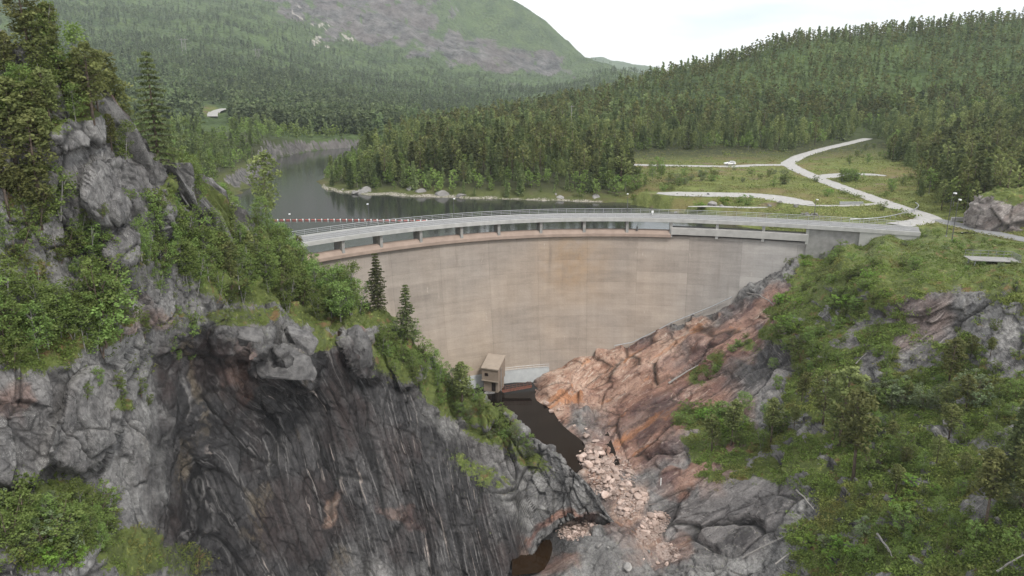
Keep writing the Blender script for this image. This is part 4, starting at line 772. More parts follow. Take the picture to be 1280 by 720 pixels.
dr = np.full(len(cand), 99.)
for i in range(0, len(cand), 20000):
    q = cand[i:i+20000]; dr[i:i+20000] = (np.hypot(q[:, 0][:, None]-allr[None, :, 0], q[:, 1][:, None]-allr[None, :, 1])-allw[None]).min(1)
# meadow polygons seen from above, in the frame of the road bends
open_px = [[(785, 262), (800, 238), (770, 200), (800, 190), (900, 186), (985, 190), (1040, 184), (1075, 170), (1105, 176), (1110, 200), (1150, 215), (1145, 245), (1210, 285), (1290, 320), (1290, 400), (800, 400)],
           [(252, 176), (252, 132), (290, 130), (290, 176)]]
for pl in open_px:
    ok &= ~((sdist(qx, qy, np.array(pl, float)) < 0))
ok &= dr > 2.5
shoreband = (sd < 5) & (qx < 800) & (rng.random(len(cand)) > .8); ok &= ~shoreband
steepL = (cand[:, 0] < -85) & (sd < 4); ok &= ~steepL
P3 = P3[ok]; sd = sd[ok]; qx, qy, qd = proj(P3)
r1 = rng.random(len(P3)); nz_ = fbm(np.c_[P3[:, :2]/45, 0*P3[:, 0]], 3, 200); nz2 = fbm(np.c_[P3[:, :2]/30, 0*P3[:, 0]], 3, 210)
kind = np.where(r1 < .52, 0, np.where(r1 < .88, 1, 2))
kind = np.where((P3[:, 0] < -85) & (r1 < .6), 2, kind); kind = np.where((sd < 14) & (r1 < .45), 2, kind); kind = np.where((nz2 > .34) & (P3[:, 1] > 340) & (r1 < .8), 2, kind)
gap = fbm(np.c_[P3[:, :2]/14, 0*P3[:, 0]], 2, 220)
H = np.where(kind == 2, rng.uniform(4.5, 8, len(P3)), rng.uniform(6.0, 12.5, len(P3)))*(1+.22*nz_)*rng.choice([.62, .85, 1, 1, 1.12], len(P3))*np.where(gap < -.42, .45, 1)*np.where(qy < 130, .9, 1)*np.where((sd < 14), .75, 1)
H = np.where(P3[:, 0] < -85, np.minimum(H, 9.5), H)
size = H/qd; order = np.argsort(-size); vis = (qx > 0) & (qx < 1280)
names = [['fpine0', 'fpine1', 'fpine2', 'fpine3'], ['fspruce0', 'fspruce1', 'fspruce2'], ['fbirch0', 'fbirch1']]
lim_n = [235, 110, 110]; cnt = [0, 0, 0]; indiv = np.zeros(len(P3), bool)
for i in order:
    k = kind[i]
    if not vis[i] or cnt[k] >= lim_n[k]: continue
    cnt[k] += 1; indiv[i] = True; x = P3[i, 0]
    zone = ('on the left bank above the lake', 'left bank') if x < -85 else (('on the wooded point across the lake from the dam', 'wooded point') if qx[i] < 800 else (('at the foot of the hill behind the meadow', 'foot of the hill') if qx[i] < 1140 else ('in the wood above the access road at right', 'wood by the road')))
    kn = ('pine', 'spruce', 'birch')[k]
    o = plant(random.choice(names[k]), P3[i], H[i], f"{('olive green', 'dark narrow', 'light green')[k]} {kn} {zone[0]}", f'{kn}s, {zone[1]}', sink=.3)
TRI = {}
def merged(name, P, H, kinds, mat, label, trunkmat=None, seed=1):
    """many trees as one mass: prototypes copied by numpy into one mesh"""
    r = np.random.default_rng(seed); Vs = []; Fs = []; Ts = []; n0 = 0; pick = r.integers(0, len(kinds), len(P))
    for k, (V, f, t, H0) in enumerate(kinds):
        I = np.where(pick == k)[0]
        if not len(I): continue
        a = r.random(len(I))*6.283; s = (H[I]/H0)[:, None]; c, s_ = np.cos(a)[:, None], np.sin(a)[:, None]; wd = r.uniform(.85, 1.25, (len(I), 1))
        X_ = (V[None, :, 0]*c-V[None, :, 1]*s_)*s*wd+P[I, 0][:, None]; Y_ = (V[None, :, 0]*s_+V[None, :, 1]*c)*s*wd+P[I, 1][:, None]; Z_ = V[None, :, 2]*s+P[I, 2][:, None]-.2
        Vs.append(np.stack([X_, Y_, Z_], -1).reshape(-1, 3)); Fs.append((f[None]+(np.arange(len(I))*len(V))[:, None, None]+n0).reshape(-1, 4)); n0 += len(V)*len(I)
        tv = r.uniform(-.35, .35, len(I)); Ts.append(np.clip(t[None]*.8+.1+tv[:, None], 0, 1).ravel())
    return tag(mk(name, np.concatenate(Vs), np.concatenate(Fs), mat, None, False, {'tint': np.concatenate(Ts)}), label, 'forest', None, 'stuff')
def low(g, H):
    V, f, t, tr = g; v2 = np.array([(-.012*H, 0, 0), (.012*H, 0, 0), (.006*H, 0, H*.8), (-.006*H, 0, H*.8)]); v3 = v2[:, [1, 0, 2]]
    return np.concatenate([V, v2, v3]), np.concatenate([f, [[len(V), len(V)+1, len(V)+2, len(V)+3], [len(V)+4, len(V)+5, len(V)+6, len(V)+7]]]), np.r_[t, np.zeros(8)], H
rest = ~indiv; near_ = qd < 400
KP = [low(g_pine(12, 1, 300+i, .3, .19), 12) for i in range(4)]; KP0 = [low(g_pine(12, 0, 310+i, .3, .20), 12) for i in range(4)]
KS0 = [low(g_spruce(12, 0, 320+i, .05, .15), 12) for i in range(2)]; KS = [low(g_spruce(12, 1, 330+i, .06, .15), 12) for i in range(2)]; KB = [low(g_birch(9, 1, 340+i, 1, .26, .2), 9) for i in range(2)]; KB0 = [low(g_birch(9, 0, 350+i, 1, .28, .2), 9) for i in range(2)]
for nm, kk, Kn, Kf, mt in (('pine_forest', 0, KP, KP0, M['pine']), ('spruce_forest', 1, KS, KS0, M['spruce']), ('birch_woods', 2, KB, KB0, M['birch'])):
    m1 = rest & (kind == kk)
    mf = m1 & ~near_
    for a_, K_, suf in ((m1 & near_, Kn, 'behind the front trees'), (mf, Kf, 'covering the far side of the hill')):
        if a_.sum(): merged(nm, P3[a_], H[a_], K_, mt, f"{nm.split('_')[0]} trees massed {suf}", seed=kk+5)
print('forest', len(P3), 'indiv', indiv.sum())
# far slopes: sampled evenly over the view
n = 30000
a = rng.uniform(-.75, .30, n); ld = rng.uniform(math.log(430), math.log(2650), n); y = np.exp(ld); x = a*y
z, sd = ground(x, y); P = np.c_[x, y, z]; fx_, fy_, fd = proj(P)
rk = mell(fx_, fy_, MROCK); scr = ell(fx_, fy_, SCREE)
lineclear = np.abs(fy_-(38+.03*fx_)) < 1.6
ok = (sd > 4) & (fx_ > -20) & (fx_ < 860) & (fy_ > -25) & ~((rk > .35) & (y > 1300)) & (scr < .5) & ~((y < 1000) & (a > -.12)) & ~((x > -85) & (y < 690)) & ~((y < 480) & (x > -270)) & ~((fx_ > 252) & (fx_ < 288) & (fy_ > 130) & (fy_ < 174) & (y > 440)) & ~lineclear
P = P[ok]; y = y[ok]; Hh = rng.uniform(8, 15, len(P))*(1-.25*ss(1500, 2400, y)); KF = KS0+KP0[:2]+KB0[:1]
merged('far_forest', P, Hh, KF, M['farleaf'], 'mixed forest clothing the hazy valley sides beyond the lake', seed=77)
print('far trees', len(P))

# ------------------------------------------------------------------ low ground cover
def cover(name, P, nrm_, size, per, mat, label, seed=3):
    r = np.random.default_rng(seed); k = len(P); d = r.normal(size=(k, per, 3)); d[..., 2] = np.abs(d[..., 2])*.55; d *= np.asarray(size)[:, None, None]*.6
    C_ = (P[:, None]+d).reshape(-1, 3); V, f = cards(C_, np.repeat(size, per)*.36, .7, r, 1.4)
    t = np.repeat(np.clip(np.repeat(r.random(k), per)*.7+r.random(k*per)*.4, 0, 1), 4)
    return tag(mk(name, V, f, mat, None, False, {'tint': t}), label, 'ground cover', None, 'stuff')
def sheet_points(Sx, E, n, side, seed):
    r = np.random.default_rng(seed); Vv, c, t, b = Sx; nr_ = Vv.shape[0]
    px = r.uniform(0 if side == 'L' else 640, 700 if side == 'L' else 1330, n*3); py = r.uniform(40, 740, n*3); m = ell(px, py, E) if side == 'L' else vegR(px, py)
    m = m*np.where(fbm(np.stack([px/22, py/22, 0*px], -1), 3, seed) > -.25, 1, .12)
    k = r.random(n*3) < m; px, py = px[k][:n], py[k][:n]
    j = np.clip(((px-c[0])/1.5).astype(int), 0, len(c)-1); i = ((py-b[j])/(t[j]-b[j])*(nr_-1)); g = (i > 0) & (i < nr_-2); j, i = j[g], i[g].astype(int)
    nn = gnormal(Vv)[i, j]; nn *= np.sign(nn[:, 2:3]); g = nn[:, 2] > .18; return Vv[i, j][g]
PR = sheet_points(SR, VEGR, 34000, 'R', 5); PL = sheet_points(SL, VEGL, 12000, 'L', 6)
cover('heather_undergrowth', PR, None, rng.uniform(.22, .6, len(PR)), 15, M['heath'], 'heather and bilberry covering the right hand slope')
cover('heather_undergrowth', PL, None, rng.uniform(.2, .5, len(PL)), 14, M['heath'], 'heather and moss on the ledges of the left cliff', 4)
k = rng.random(len(PR)) < .12; cover('grass', PR[k]+[0, 0, .1], None, rng.uniform(.2, .4, k.sum()), 7, M['grassy'], 'pale grass tufts among the heather of the right slope', 8)
# meadow
n = 42000; px = rng.uniform(770, 1300, n); py = rng.uniform(180, 300, n); q = atz(px, py, 4.6); z, sd = ground(q[:, 0], q[:, 1]); P = np.c_[q[:, :2], z]
dr = np.concatenate([(np.hypot(q[i:i+10000, 0][:, None]-allr[None, :, 0], q[i:i+10000, 1][:, None]-allr[None, :, 1])-allw[None]).min(1) for i in range(0, n, 10000)])
lim = np.interp(q[:, 0], topw[:, 0], topw[:, 1]); g = (sd > 1) & (dr > .3) & (z < 8.5) & ((q[:, 1] > fy(np.clip(q[:, 0], -50, 84))+9) | (q[:, 0] > 90)) & ~((q[:, 0] > 84) & (q[:, 1] < lim)) & (fbm(np.c_[q[:, :2]/6, 0*z], 3, 9) > -.3) & (q[:, 1] < 370)
cover('grass', P[g], None, rng.uniform(.3, .8, g.sum()), 6, M['grassy'], 'rough grass on the flat beyond the dam', 9)
g2 = g & (fbm(np.c_[q[:, :2]/9, 0*z], 3, 19) > .35) & (rng.random(n) < .22)
cover('low_undergrowth', P[g2]+[0, 0, .3], None, rng.uniform(.7, 1.4, g2.sum()), 9, M['birch'], 'low green scrub in the rough grass beyond the dam', 10)

def mscatter(n, E, kinds, h, lab, grp, seed, wide=(1.1, 1.7)):
    r = random.Random(seed)
    for i in range(n):
        e = r.choice(E); a_ = r.random()*6.283; q = math.sqrt(r.random()); px, py = e[0]+math.cos(a_)*q*e[2], e[1]+math.sin(a_)*q*e[3]; p = atz(px, py, 4.6); zz, sd_ = ground(p[0:1], p[1:2]); p[2] = zz[0]
        if sd_[0] < 1 or (np.hypot(allr[:, 0]-p[0], allr[:, 1]-p[1])-allw).min() < .8: continue
        plant(r.choice(kinds), p, r.uniform(*h), lab, grp, wide=r.uniform(*wide))
mscatter(34, [(930, 222, 60, 9), (990, 226, 35, 8), (860, 226, 40, 9)], SH+WI, (1.2, 3.0), 'shrub in the rough grass between the two gravel roads', 'shrubs between the gravel roads', 31)
mscatter(26, [(820, 236, 28, 14), (900, 250, 50, 4), (850, 250, 30, 4), (1090, 262, 30, 5), (1040, 243, 30, 6)], SH+BR, (1.2, 3.2), 'shrub on the bank just beyond the dam deck', 'shrubs on the bank beyond the deck', 32)
mscatter(26, [(1090, 200, 35, 14), (1130, 236, 25, 12), (1060, 226, 14, 2)], SH+B, (1.6, 4.2), 'young tree on the grass right of the forked road', 'young trees right of the forked road', 33)
mscatter(22, [(815, 228, 26, 14), (795, 240, 14, 10)], B+SH, (3, 6), 'birch at the landward end of the wooded point', 'birches at the landward end of the point', 34, (1, 1.3))
# ------------------------------------------------------------------ boulders
def rockmesh(seed, n=16, ax=(1, .8, .6)):
    r = random.Random(seed); bm = bmesh.new()
    for i in range(n):
        v = Vector((r.gauss(0, 1), r.gauss(0, 1), r.gauss(0, 1))).normalized()*r.uniform(.8, 1); bm.verts.new((v.x*ax[0]/2, v.y*ax[1]/2, v.z*ax[2]/2))
    bmesh.ops.convex_hull(bm, input=bm.verts); bmesh.ops.delete(bm, geom=[v for v in bm.verts if not v.link_faces], context='VERTS')
    bmesh.ops.bevel(bm, geom=list(bm.edges), offset=.035, segments=1, affect='EDGES')
    bmesh.ops.recalc_face_normals(bm, faces=bm.faces); me = bpy.data.meshes.new('boulder'); bm.to_mesh(me); bm.free(); return me
RM = [rockmesh(i, 13+i % 5, (1, random.uniform(.65, .95), random.uniform(.45, .75))) for i in range(8)]
RMS = {}
def boulder(p, s, mat, label, group=None, sink=.12, seed=None, flat=1, name='boulder'):
    i = random.randrange(8); k = (i, mat.name)
    if k not in RMS: me = RM[i].copy(); me.materials.append(mat); RMS[k] = me
    o = bpy.data.objects.new(name, RMS[k]); COL.objects.link(o); o.location = (float(p[0]), float(p[1]), float(p[2])+s*(.3-sink)); o.scale = (s, s, s*flat)
    o.rotation_euler = (random.uniform(-.35, .35), random.uniform(-.35, .35), random.random()*6.28); return tag(o, label, 'boulder', group)
def bfield(n, E, smin, smax, mat, label, group, seed, side='R', mind=2.2):
    r = random.Random(seed); done = []; t = 0
    while len(done) < n and t < n*60:
        t += 1; e = r.choice(E); a = r.random()*6.283; q = math.sqrt(r.random()); u, v = math.cos(a)*q*e[2], math.sin(a)*q*e[3]; al = R(e[4])
        px, py = e[0]+u*math.cos(al)-v*math.sin(al), e[1]+u*math.sin(al)+v*math.cos(al)
        if any((px-b)**2+((py-c)*1.4)**2 < mind**2 for b, c in done): continue
        done.append((px, py)); p = on(px, py, side); boulder(p, smin+(smax-smin)*r.random()**3, mat, label, group)
bfield(205, [(742, 575, 22, 14, 30), (765, 598, 24, 26, 60), (790, 630, 14, 20, 50), (812, 655, 10, 18, 40)],  .5, 2.5, M['pinkb'], 'pale pink boulder in the rubble bed below the dark pool', 'boulders in the gorge bed', 1, mind=3.5)
bfield(52, [(722, 662, 27, 13, -15)], .4, 1.2, M['pinkb'], 'pinkish stone in the pile under the overhanging rock lip', 'stones under the rock lip', 2, mind=3.4)
bfield(9, [(690, 512, 30, 8, 33), (735, 545, 30, 6, 33)], .8, 2.2, M['pinkb'], 'orange pink block along the right shore of the dark pool', 'blocks along the pool shore', 3, mind=6)
bfield(8, [(820, 690, 30, 20, 30)], .5, 1.3, M['pinkb'], 'pale stone scattered beside the front grey slab', 'stones beside the front slab', 4, mind=5)
for (px, py, s) in [(748, 682, 1.3), (784, 712, 2.6), (760, 684, .8), (812, 690, 1.0), (745, 552, 1.8), (757, 574, 1.6)]:
    p = onR(px, py); boulder(p, s, M['greyb'] if px in (748, 784, 760, 812) else M['pinkb'], {748: 'flat white stone on the front grey slab, upper left', 784: 'large flat white stone at the bottom edge of the front slab', 760: 'small white stone beside the upper flat one on the front slab', 812: 'white chip of stone at the right of the front slab', 745: 'big pink block standing in the end of the pool', 757: 'big pink block at the head of the rubble bed'}[px], flat=.5)
# small rubble
def rubble(E, n, s0, s1, mat, label, seed, side='R'):
    r = np.random.default_rng(seed); base = []
    for me in RM[:4]:
        v = np.array([q.co[:] for q in me.vertices]); f = [list(p.vertices) for p in me.polygons]; base.append((v, f))
    Vs, Fs, n0 = [], [], 0
    for _ in range(n):
        e = E[r.integers(len(E))]; a = r.random()*6.283; q = math.sqrt(r.random()); u, v = math.cos(a)*q*e[2], math.sin(a)*q*e[3]; al = R(e[4]); p = on(e[0]+u*math.cos(al)-v*math.sin(al), e[1]+u*math.sin(al)+v*math.cos(al), side)
        vv, ff = base[r.integers(4)]; s = r.uniform(s0, s1); c, s_ = math.cos(a), math.sin(a); Vs.append(np.c_[vv[:, 0]*c-vv[:, 1]*s_, vv[:, 0]*s_+vv[:, 1]*c, vv[:, 2]]*s+p); Fs += [[i+n0 for i in g_] for g_ in ff]; n0 += len(vv)
    tag(mk('rubble', np.concatenate(Vs), Fs, mat), label, 'rubble', None, 'stuff')
rubble([(742, 575, 24, 16, 30), (765, 598, 26, 30, 60), (790, 630, 16, 24, 50), (815, 660, 14, 26, 40), (835, 690, 16, 10, 30)], 3200, .2, .75, M['pinkb'], 'small pink rubble filling the gorge bed', 5)
rubble([(722, 660, 28, 13, -15)], 300, .2, .5, M['pinkb'], 'small rubble under the rock lip', 6)
# the jutting blocks under the brow of the dark cliff
def block_mesh(seed, a, b, c, n=15):
    r = random.Random(seed); bm = bmesh.new()
    for i in range(n):
        v = Vector((r.gauss(0, 1), r.gauss(0, 1), r.gauss(0, 1))).normalized(); bm.verts.new((math.copysign(abs(v.x)**.7, v.x)*a, math.copysign(abs(v.y)**.7, v.y)*b, math.copysign(abs(v.z)**.7, v.z)*c))
    bmesh.ops.convex_hull(bm, input=bm.verts); bmesh.ops.delete(bm, geom=[v for v in bm.verts if not v.link_faces], context='VERTS')
    bmesh.ops.bevel(bm, geom=list(bm.edges), offset=.07, segments=1, affect='EDGES'); bmesh.ops.triangulate(bm, faces=bm.faces); bmesh.ops.subdivide_edges(bm, edges=list(bm.edges), cuts=5, use_grid_fill=True)
    V_ = np.array([v.co[:] for v in bm.verts]); off = fbm(V_/1.3+seed, 4, seed)*.13+facet(V_/1.4, seed, .9, .08)[0]*.16; nn_ = V_/np.linalg.norm(V_, axis=1)[:, None]
    for v, w_, o_ in zip(bm.verts, nn_, off): v.co += Vector(w_*o_)
    bmesh.ops.recalc_face_normals(bm, faces=bm.faces); me = bpy.data.meshes.new('rock_block'); bm.to_mesh(me); bm.free(); me.materials.append(M['block']); return me
M['block'] = boulder_mat('cliff_block', (.065, .063, .064), (.17, .165, .162), (.035, .034, .034))
for px, py, a_, b_, c_, rot, dd_, sd_, lb in ((348, 458, 4.2, 2.6, 2.4, 20, 1.5, 3, 'largest grey angular block jutting from the brow of the dark cliff'), (298, 428, 3.0, 2.2, 1.6, 8, 1.3, 5, 'grey angular block left of the largest jutting block'), (372, 430, 2.6, 2, 1.7, 30, .6, 8, 'upper grey block sitting against the largest jutting block'), (448, 440, 1.5, 1.8, 4.2, -14, 1.0, 11, 'tall pale slab standing on edge at the top of the spur')):
    p = on(px, py, 'L'); o = bpy.data.objects.new('rock_block', block_mesh(sd_, a_, b_, c_)); COL.objects.link(o); o.location = (p[0], p[1]+dd_, p[2]); o.rotation_euler = (R(-12), R(rot), R(10)); tag(o, lb, 'rock block')
# lake shore rocks
for i, (px, py, s) in enumerate([(428, 236, 2), (455, 238, 6), (444, 239, 3), (510, 238, 5.5), (527, 240, 5), (553, 242, 5), (577, 243, 4), (585, 242, 2), (612, 243, 2.2), (632, 243, 2.5), (680, 243, 6), (692, 244, 4.5), (708, 239, 8.5), (716, 243, 5), (729, 245, 6), (748, 247, 5.2), (700, 246, 3), (640, 244, 2)]):
    s *= 1.25; p = atz(px, py+2, .4); side = 'wooded point' ; lab = ['small pale rock at the very tip of the wooded point', 'big pale rounded rock near the tip of the wooded point', 'low rock beside the big pale rock near the tip', 'large cracked rock on the shore of the point', 'grey rock touching the large cracked shore rock', 'flat pale slab sloping into the lake', 'rounded grey rock on the point shore', 'small rock beside the rounded grey one', 'small white stone at the waterline', 'low stone at the waterline left of the bare beach', 'jagged grey rock at the left of the big shore group', 'grey rock in the big shore group beside the jagged one', 'tallest pinkish rock of the big shore group', 'pale block in front of the tallest shore rock', 'striped grey rock right of the tallest shore rock', 'last grey rock at the right end of the shore group', 'low stone in front of the big shore group', 'flat stone on the bare beach'][i]
    boulder(p, s, M['greyb'], lab, None, .32)
for i, (px, py, s, z) in enumerate([(805, 262, 3.5, 2), (813, 260, 2.5, 2.2), (890, 257, 3.2, 3), (902, 258, 1.6, 3), (962, 257, 1.8, 3.6), (975, 257, 1.5, 3.6), (995, 262, 2.4, 3.6), (839, 253, 2.2, 3), (845, 252, 1.6, 3), (1003, 269, 1.5, 3.6), (1009, 270, 1.8, 3.6), (1015, 270, 1.6, 3.7), (1020, 270.5, 1.5, 3.7), (885, 243, 1.3, 4.2), (847, 242, .9, 4.1), (866, 243.5, 1.1, 4.1)]):
    p = atz(px, py, z); zz, _ = ground(np.array([p[0]]), np.array([p[1]])); p[2] = zz[0]
    lab = ['pale block on the bank just behind the deck', 'smaller pale block behind the deck', 'largest white rock in the rough grass beyond the deck', 'small stone right of the largest white rock', 'white stone left of the gravel yard end', 'white stone right of its twin at the yard end', 'pale boulder below the gravel yard', 'reddish pale rock at the left of the flat', 'smaller rock beside the reddish pale one', 'leftmost stone of the little row by the lamp', 'second stone of the little row by the lamp', 'third stone of the little row by the lamp', 'stone of the row right at the foot of the lamp', 'dark stone lying on the gravel yard', 'small grey stone at the left of the gravel yard', 'flat reddish stone on the gravel yard'][i]
    boulder(p, s, M['greyb'] if i != 13 else M['pole'], lab, None, .15)
# big outcrop right of the access road
def outcrop(name, c, size, seed, mat, label, cap=True):
    n1, n2 = 120, 60; th = np.linspace(0, 2*math.pi, n1); ph = np.linspace(-.25, math.pi/2, n2); T, Ph = np.meshgrid(th, ph)
    v = np.stack([np.cos(T)*np.cos(Ph), np.sin(T)*np.cos(Ph), np.sin(Ph)], -1); v = np.sign(v)*np.abs(v)**.75*np.array(size); p = v.reshape(-1, 3); nn = p/np.linalg.norm(p, axis=1)[:, None]
    f1, e1, i1 = facet(p*np.array([.5, 1, .6])/3+seed, seed, .9); f2, e2, i2 = facet(p/1.2+seed, seed+1, .9); q = p*np.array([.4, 1, 1]); d = f1*1.3+f2*.45+fbm(p, 3, seed)*.15; seam = np.abs(T.ravel()-math.pi) > 3.0
    d = np.where(seam, d*0+.2, d); p = p+nn*d[:, None]; k = p.shape[0]; vg = ss(.55, .9, nn[:, 2])*1.0
    o = mk(name, p+np.array(c), gridfaces(n2, n1).copy(), mat, None, True, {'m_veg': vg*cap, 'm_dark': np.zeros(k), 'm_red': np.full(k, .0), 'm_pale': np.full(k, .12), 'm_bed': np.full(k, .6), 'm_crack': 1-ss(0, .06, e1), 'm_cell': .25+.75*(i1*.5+i2*.5)}); return tag(o, label, 'rock outcrop')
p = atz(1275, 290, 4.4); outcrop('rock_outcrop', (p[0]+2.0, p[1]+5.0, 4), (9.5, 6, 8.6), 31, M['rock'], 'big pale grey crag with a heather cap beside the access road')

# ------------------------------------------------------------------ built things
# valve house
P = at(617, 478, damD(617, 478)-3.2); h = thing('valve_house', 'small tan concrete valve house with a sloping roof at the foot of the dam', 'building', (P[0], P[1], -33.0), R(-20), None, .93)
m = MB(); W = 2.1
for z0, z1 in ((3.2, 6.6),):
    m.v += [(-W, -2.3, z0), (W, -2.3, z0), (W, 2.3, z0), (-W, 2.3, z0), (-W, -2.3, z1-.2), (W, -2.3, z1-.2), (W, 2.3, z1+1.6), (-W, 2.3, z1+1.6)]; m.f += [[0, 1, 5, 4], [1, 2, 6, 5], [2, 3, 7, 6], [3, 0, 4, 7], [0, 3, 2, 1], [4, 5, 6, 7]]
m.build('wall', M['house'], h)
m = MB(); m.v += [(-W-.15, -2.55, 6.32), (W+.15, -2.55, 6.32), (W+.15, 2.4, 8.28), (-W-.15, 2.4, 8.28), (-W-.15, -2.55, 6.6), (W+.15, -2.55, 6.6), (W+.15, 2.4, 8.55), (-W-.15, 2.4, 8.55)]; m.f += [[0, 1, 5, 4], [1, 2, 6, 5], [2, 3, 7, 6], [3, 0, 4, 7], [0, 3, 2, 1], [4, 5, 6, 7]]; m.build('roof', M['houseroof'], h)
MB().box((0, .2, 1.3), (3.7, 4.1, 3.79)).build('lower_wall', M['house'], h); MB().box((.75, -1.89, 1.75), (1.0, .08, 2.1)).build('door', M['hole'], h)
MB().box((-.9, -2.33, 4.9), (.9, .07, .7)).build('window', M['hole'], h)
MB().box((0, -2.36, 3.32), (4.4, .16, .2)).build('ledge', M['houseroof'], h); m = MB(); m.tube([(2.2, -.6, .2), (2.2, -.6, 6.4)], .09, 6); m.build('drain_pipe', M['steel'], h)
# rusty footbridge
a, b = at(628, 491, 150.5), at(664, 484, 152); a[2] = b[2] = -31.6; b[2] = -31.0
o = thing('footbridge', 'rusty brown steel footbridge over the outlet at the dam foot', 'footbridge', a); d = Vector(b-a); m = MB()
nrm2 = Vector((-d.y, d.x, 0)).normalized()*.5
for s in (-1, 1): m.tube([nrm2*s, d+nrm2*s], .13, 4)
m.build('beam', M['rust'], o); m = MB()
for i in range(9): q = d*(i/8); m.tube([q-nrm2, q-nrm2+Vector((0, 0, .95))], .035, 4); m.tube([q+nrm2, q+nrm2+Vector((0, 0, .95))], .035, 4)
for s in (-1, 1): m.tube([nrm2*s+Vector((0, 0, .95)), d+nrm2*s+Vector((0, 0, .95))], .04, 4)
m.build('railing', M['rust'], o)
m = MB()
for i in range(24): q = d*(i/23); m.box((q.x, q.y, q.z+.15), (.2, 1.0, .04))
m.build('walkway', M['rust'], o)
# handrail path at the right contact
pp = [(768, 432), (790, 428), (815, 416), (840, 403), (865, 393), (890, 383), (915, 371)]
P = [at(x, y, damD(x, y)-1.0) for x, y in pp]; o = thing('hand_rail', 'pale pipe rail climbing beside the dam where it meets the red rock', 'handrail', P[0]); Q = [p-P[0] for p in P]
MB().tube(Q, .11, 6).build('rail', M['steel'], o); m = MB()
for i, q in enumerate(dens(Q, 3.)): m.tube([q, q+np.array([0, 0, -1.6])], .05, 4)
m.build('rail_posts', M['steel'], o)
# lamps
def lamp(px, py_head, D, zb, label, first=[None]):
    x = None
    P = at(px, py_head, D); H_ = P[2]-zb
    if first[0] is None:
        o = thing('street_lamp', label, 'street lamp', (0, 0, 0), 0, None); MB().tube([(0, 0, 0), (0, 0, 5.2)], [.09, .05], 6).build('pole', M['pole'], o)
        MB().tube([(0, 0, 5.15), (0, -.5, 5.3)], .04, 4).build('arm', M['pole'], o); MB().box((0, -.65, 5.3), (.34, .6, .16)).build('lamp_head', M['lamp'], o); MB().box((0, 0, .06), (.3, .3, .12)).build('base', M['conc2'], o); first[0] = o
    else: o = copy_tree(first[0])
    o.location = (P[0], P[1], zb); s = H_/5.3; o.scale = (1, 1, s); o['label'] = label; o.rotation_euler = (0, 0, random.uniform(-.3, .3)); return o
for px, py, lb in ((362, 267, 'street lamp at the left end of the dam deck among birches'), (460, 254.5, 'street lamp on the dam deck standing out against the open lake'), (567, 248, 'street lamp on the dam deck across from the shore rocks'), (785, 242, 'street lamp at the middle of the deck where the water ends')):
    x = pxx(px, 9)+.8; p = dpt(x, -6.55, 4.7)
    for _ in range(4): qx_ = proj(np.array([p[0], p[1], 9.7]))[0]; x += (px-qx_)*.17; p = dpt(x, -6.55, 4.7)
    lamp(px, py, p[1], 4.72, lb)
lamp(1020, 249, 167, 3.7, 'street lamp in the grass beside a row of stones behind the deck')
lamp(1191, 241, 145, 4.3, 'taller street lamp of the pair at the road junction'); lamp(1198, 249, 141, 4.3, 'shorter street lamp of the pair at the road junction')
# floating barrier
y0 = zD(400, 275.5, .1); o = thing('floating_barrier', 'line of red and white floats strung across the lake behind the dam', 'buoy line', (-62, y0, 0))
L = 44; MB().tube([(i*1.0, .5*math.sin(i*.12), .12) for i in range(L)], .04, 4).build('rope', M['pole'], o)
fm = None
for i in range(27):
    q = (i*1.62+.4, .5*math.sin((i*1.62+.4)*.12), .16)
    if fm is None:
        f_ = MB().tube([(-.55, 0, 0), (.55, 0, 0)], [.11, .11], 8).build('red_float', M['redp'], o); w_ = MB().tube([(.58, 0, -.1), (.58, 0, .2), (.58, 0, .3)], [.15, .15, .05], 8).build('white_float', M['white'], o); fm = (f_, w_); f_.location = q; w_.location = q
    else:
        for s_ in fm: c = s_.copy(); COL.objects.link(c); c.parent = o; c.location = q
# car
def car(P, rz, label):
    o = thing('parked_car', label, 'car', P, rz)
    bm = bmesh.new(); prof = [(-2.15, .35), (-2.2, .8), (-2.05, 1.0), (-1.75, 1.42), (-.2, 1.5), (.75, 1.02), (1.95, .85), (2.15, .6), (2.1, .35)]
    L_ = []
    for yy, k in ((-.86, 0), (-.9, 1), (.9, 1), (.86, 0)): L_.append([bm.verts.new((a, yy*(.82 if b > 1.2 else 1), b)) for a, b in prof])
    for i in range(3):
        for j in range(len(prof)): bm.faces.new([L_[i][j], L_[i][(j+1) % len(prof)], L_[i+1][(j+1) % len(prof)], L_[i+1][j]])
    bm.faces.new(L_[0]); bm.faces.new(L_[3][::-1]); bmesh.ops.recalc_face_normals(bm, faces=bm.faces); me = bpy.data.meshes.new('body'); bm.to_mesh(me); bm.free(); me.materials.append(M['white']); b = bpy.data.objects.new('body', me); COL.objects.link(b); b.parent = o
    m = MB()
    for s in (-1, 1):
        n = len(m.v); m.v += [(-1.55, s*.83, 1.32), (-.2, s*.83, 1.38), (.5, s*.88, 1.04), (-1.7, s*.88, 1.02)]; m.f.append([n, n+1, n+2, n+3])
    m.build('side_window', M['glass'], o)
    m = MB(); m.v += [(-.14, -.62, 1.49), (-.14, .62, 1.49), (.72, .72, 1.06), (.72, -.72, 1.06)]; m.f.append([0, 1, 2, 3]); m.build('windscreen', M['glass'], o)
    for a in (-1.35, 1.35):
        for s in (-1, 1):
            w = MB().tube([(a, s*.72, .33), (a, s*.93, .33)], .33, 14).build('wheel', M['rubber'], o); MB().tube([(a, s*.9, .33), (a, s*.945, .33)], .19, 10).build('rim', M['steel'], w)
    for s in (-1, 1): MB().box((2.12, s*.6, .68), (.1, .35, .15)).build('headlight', M['lamp'], o)
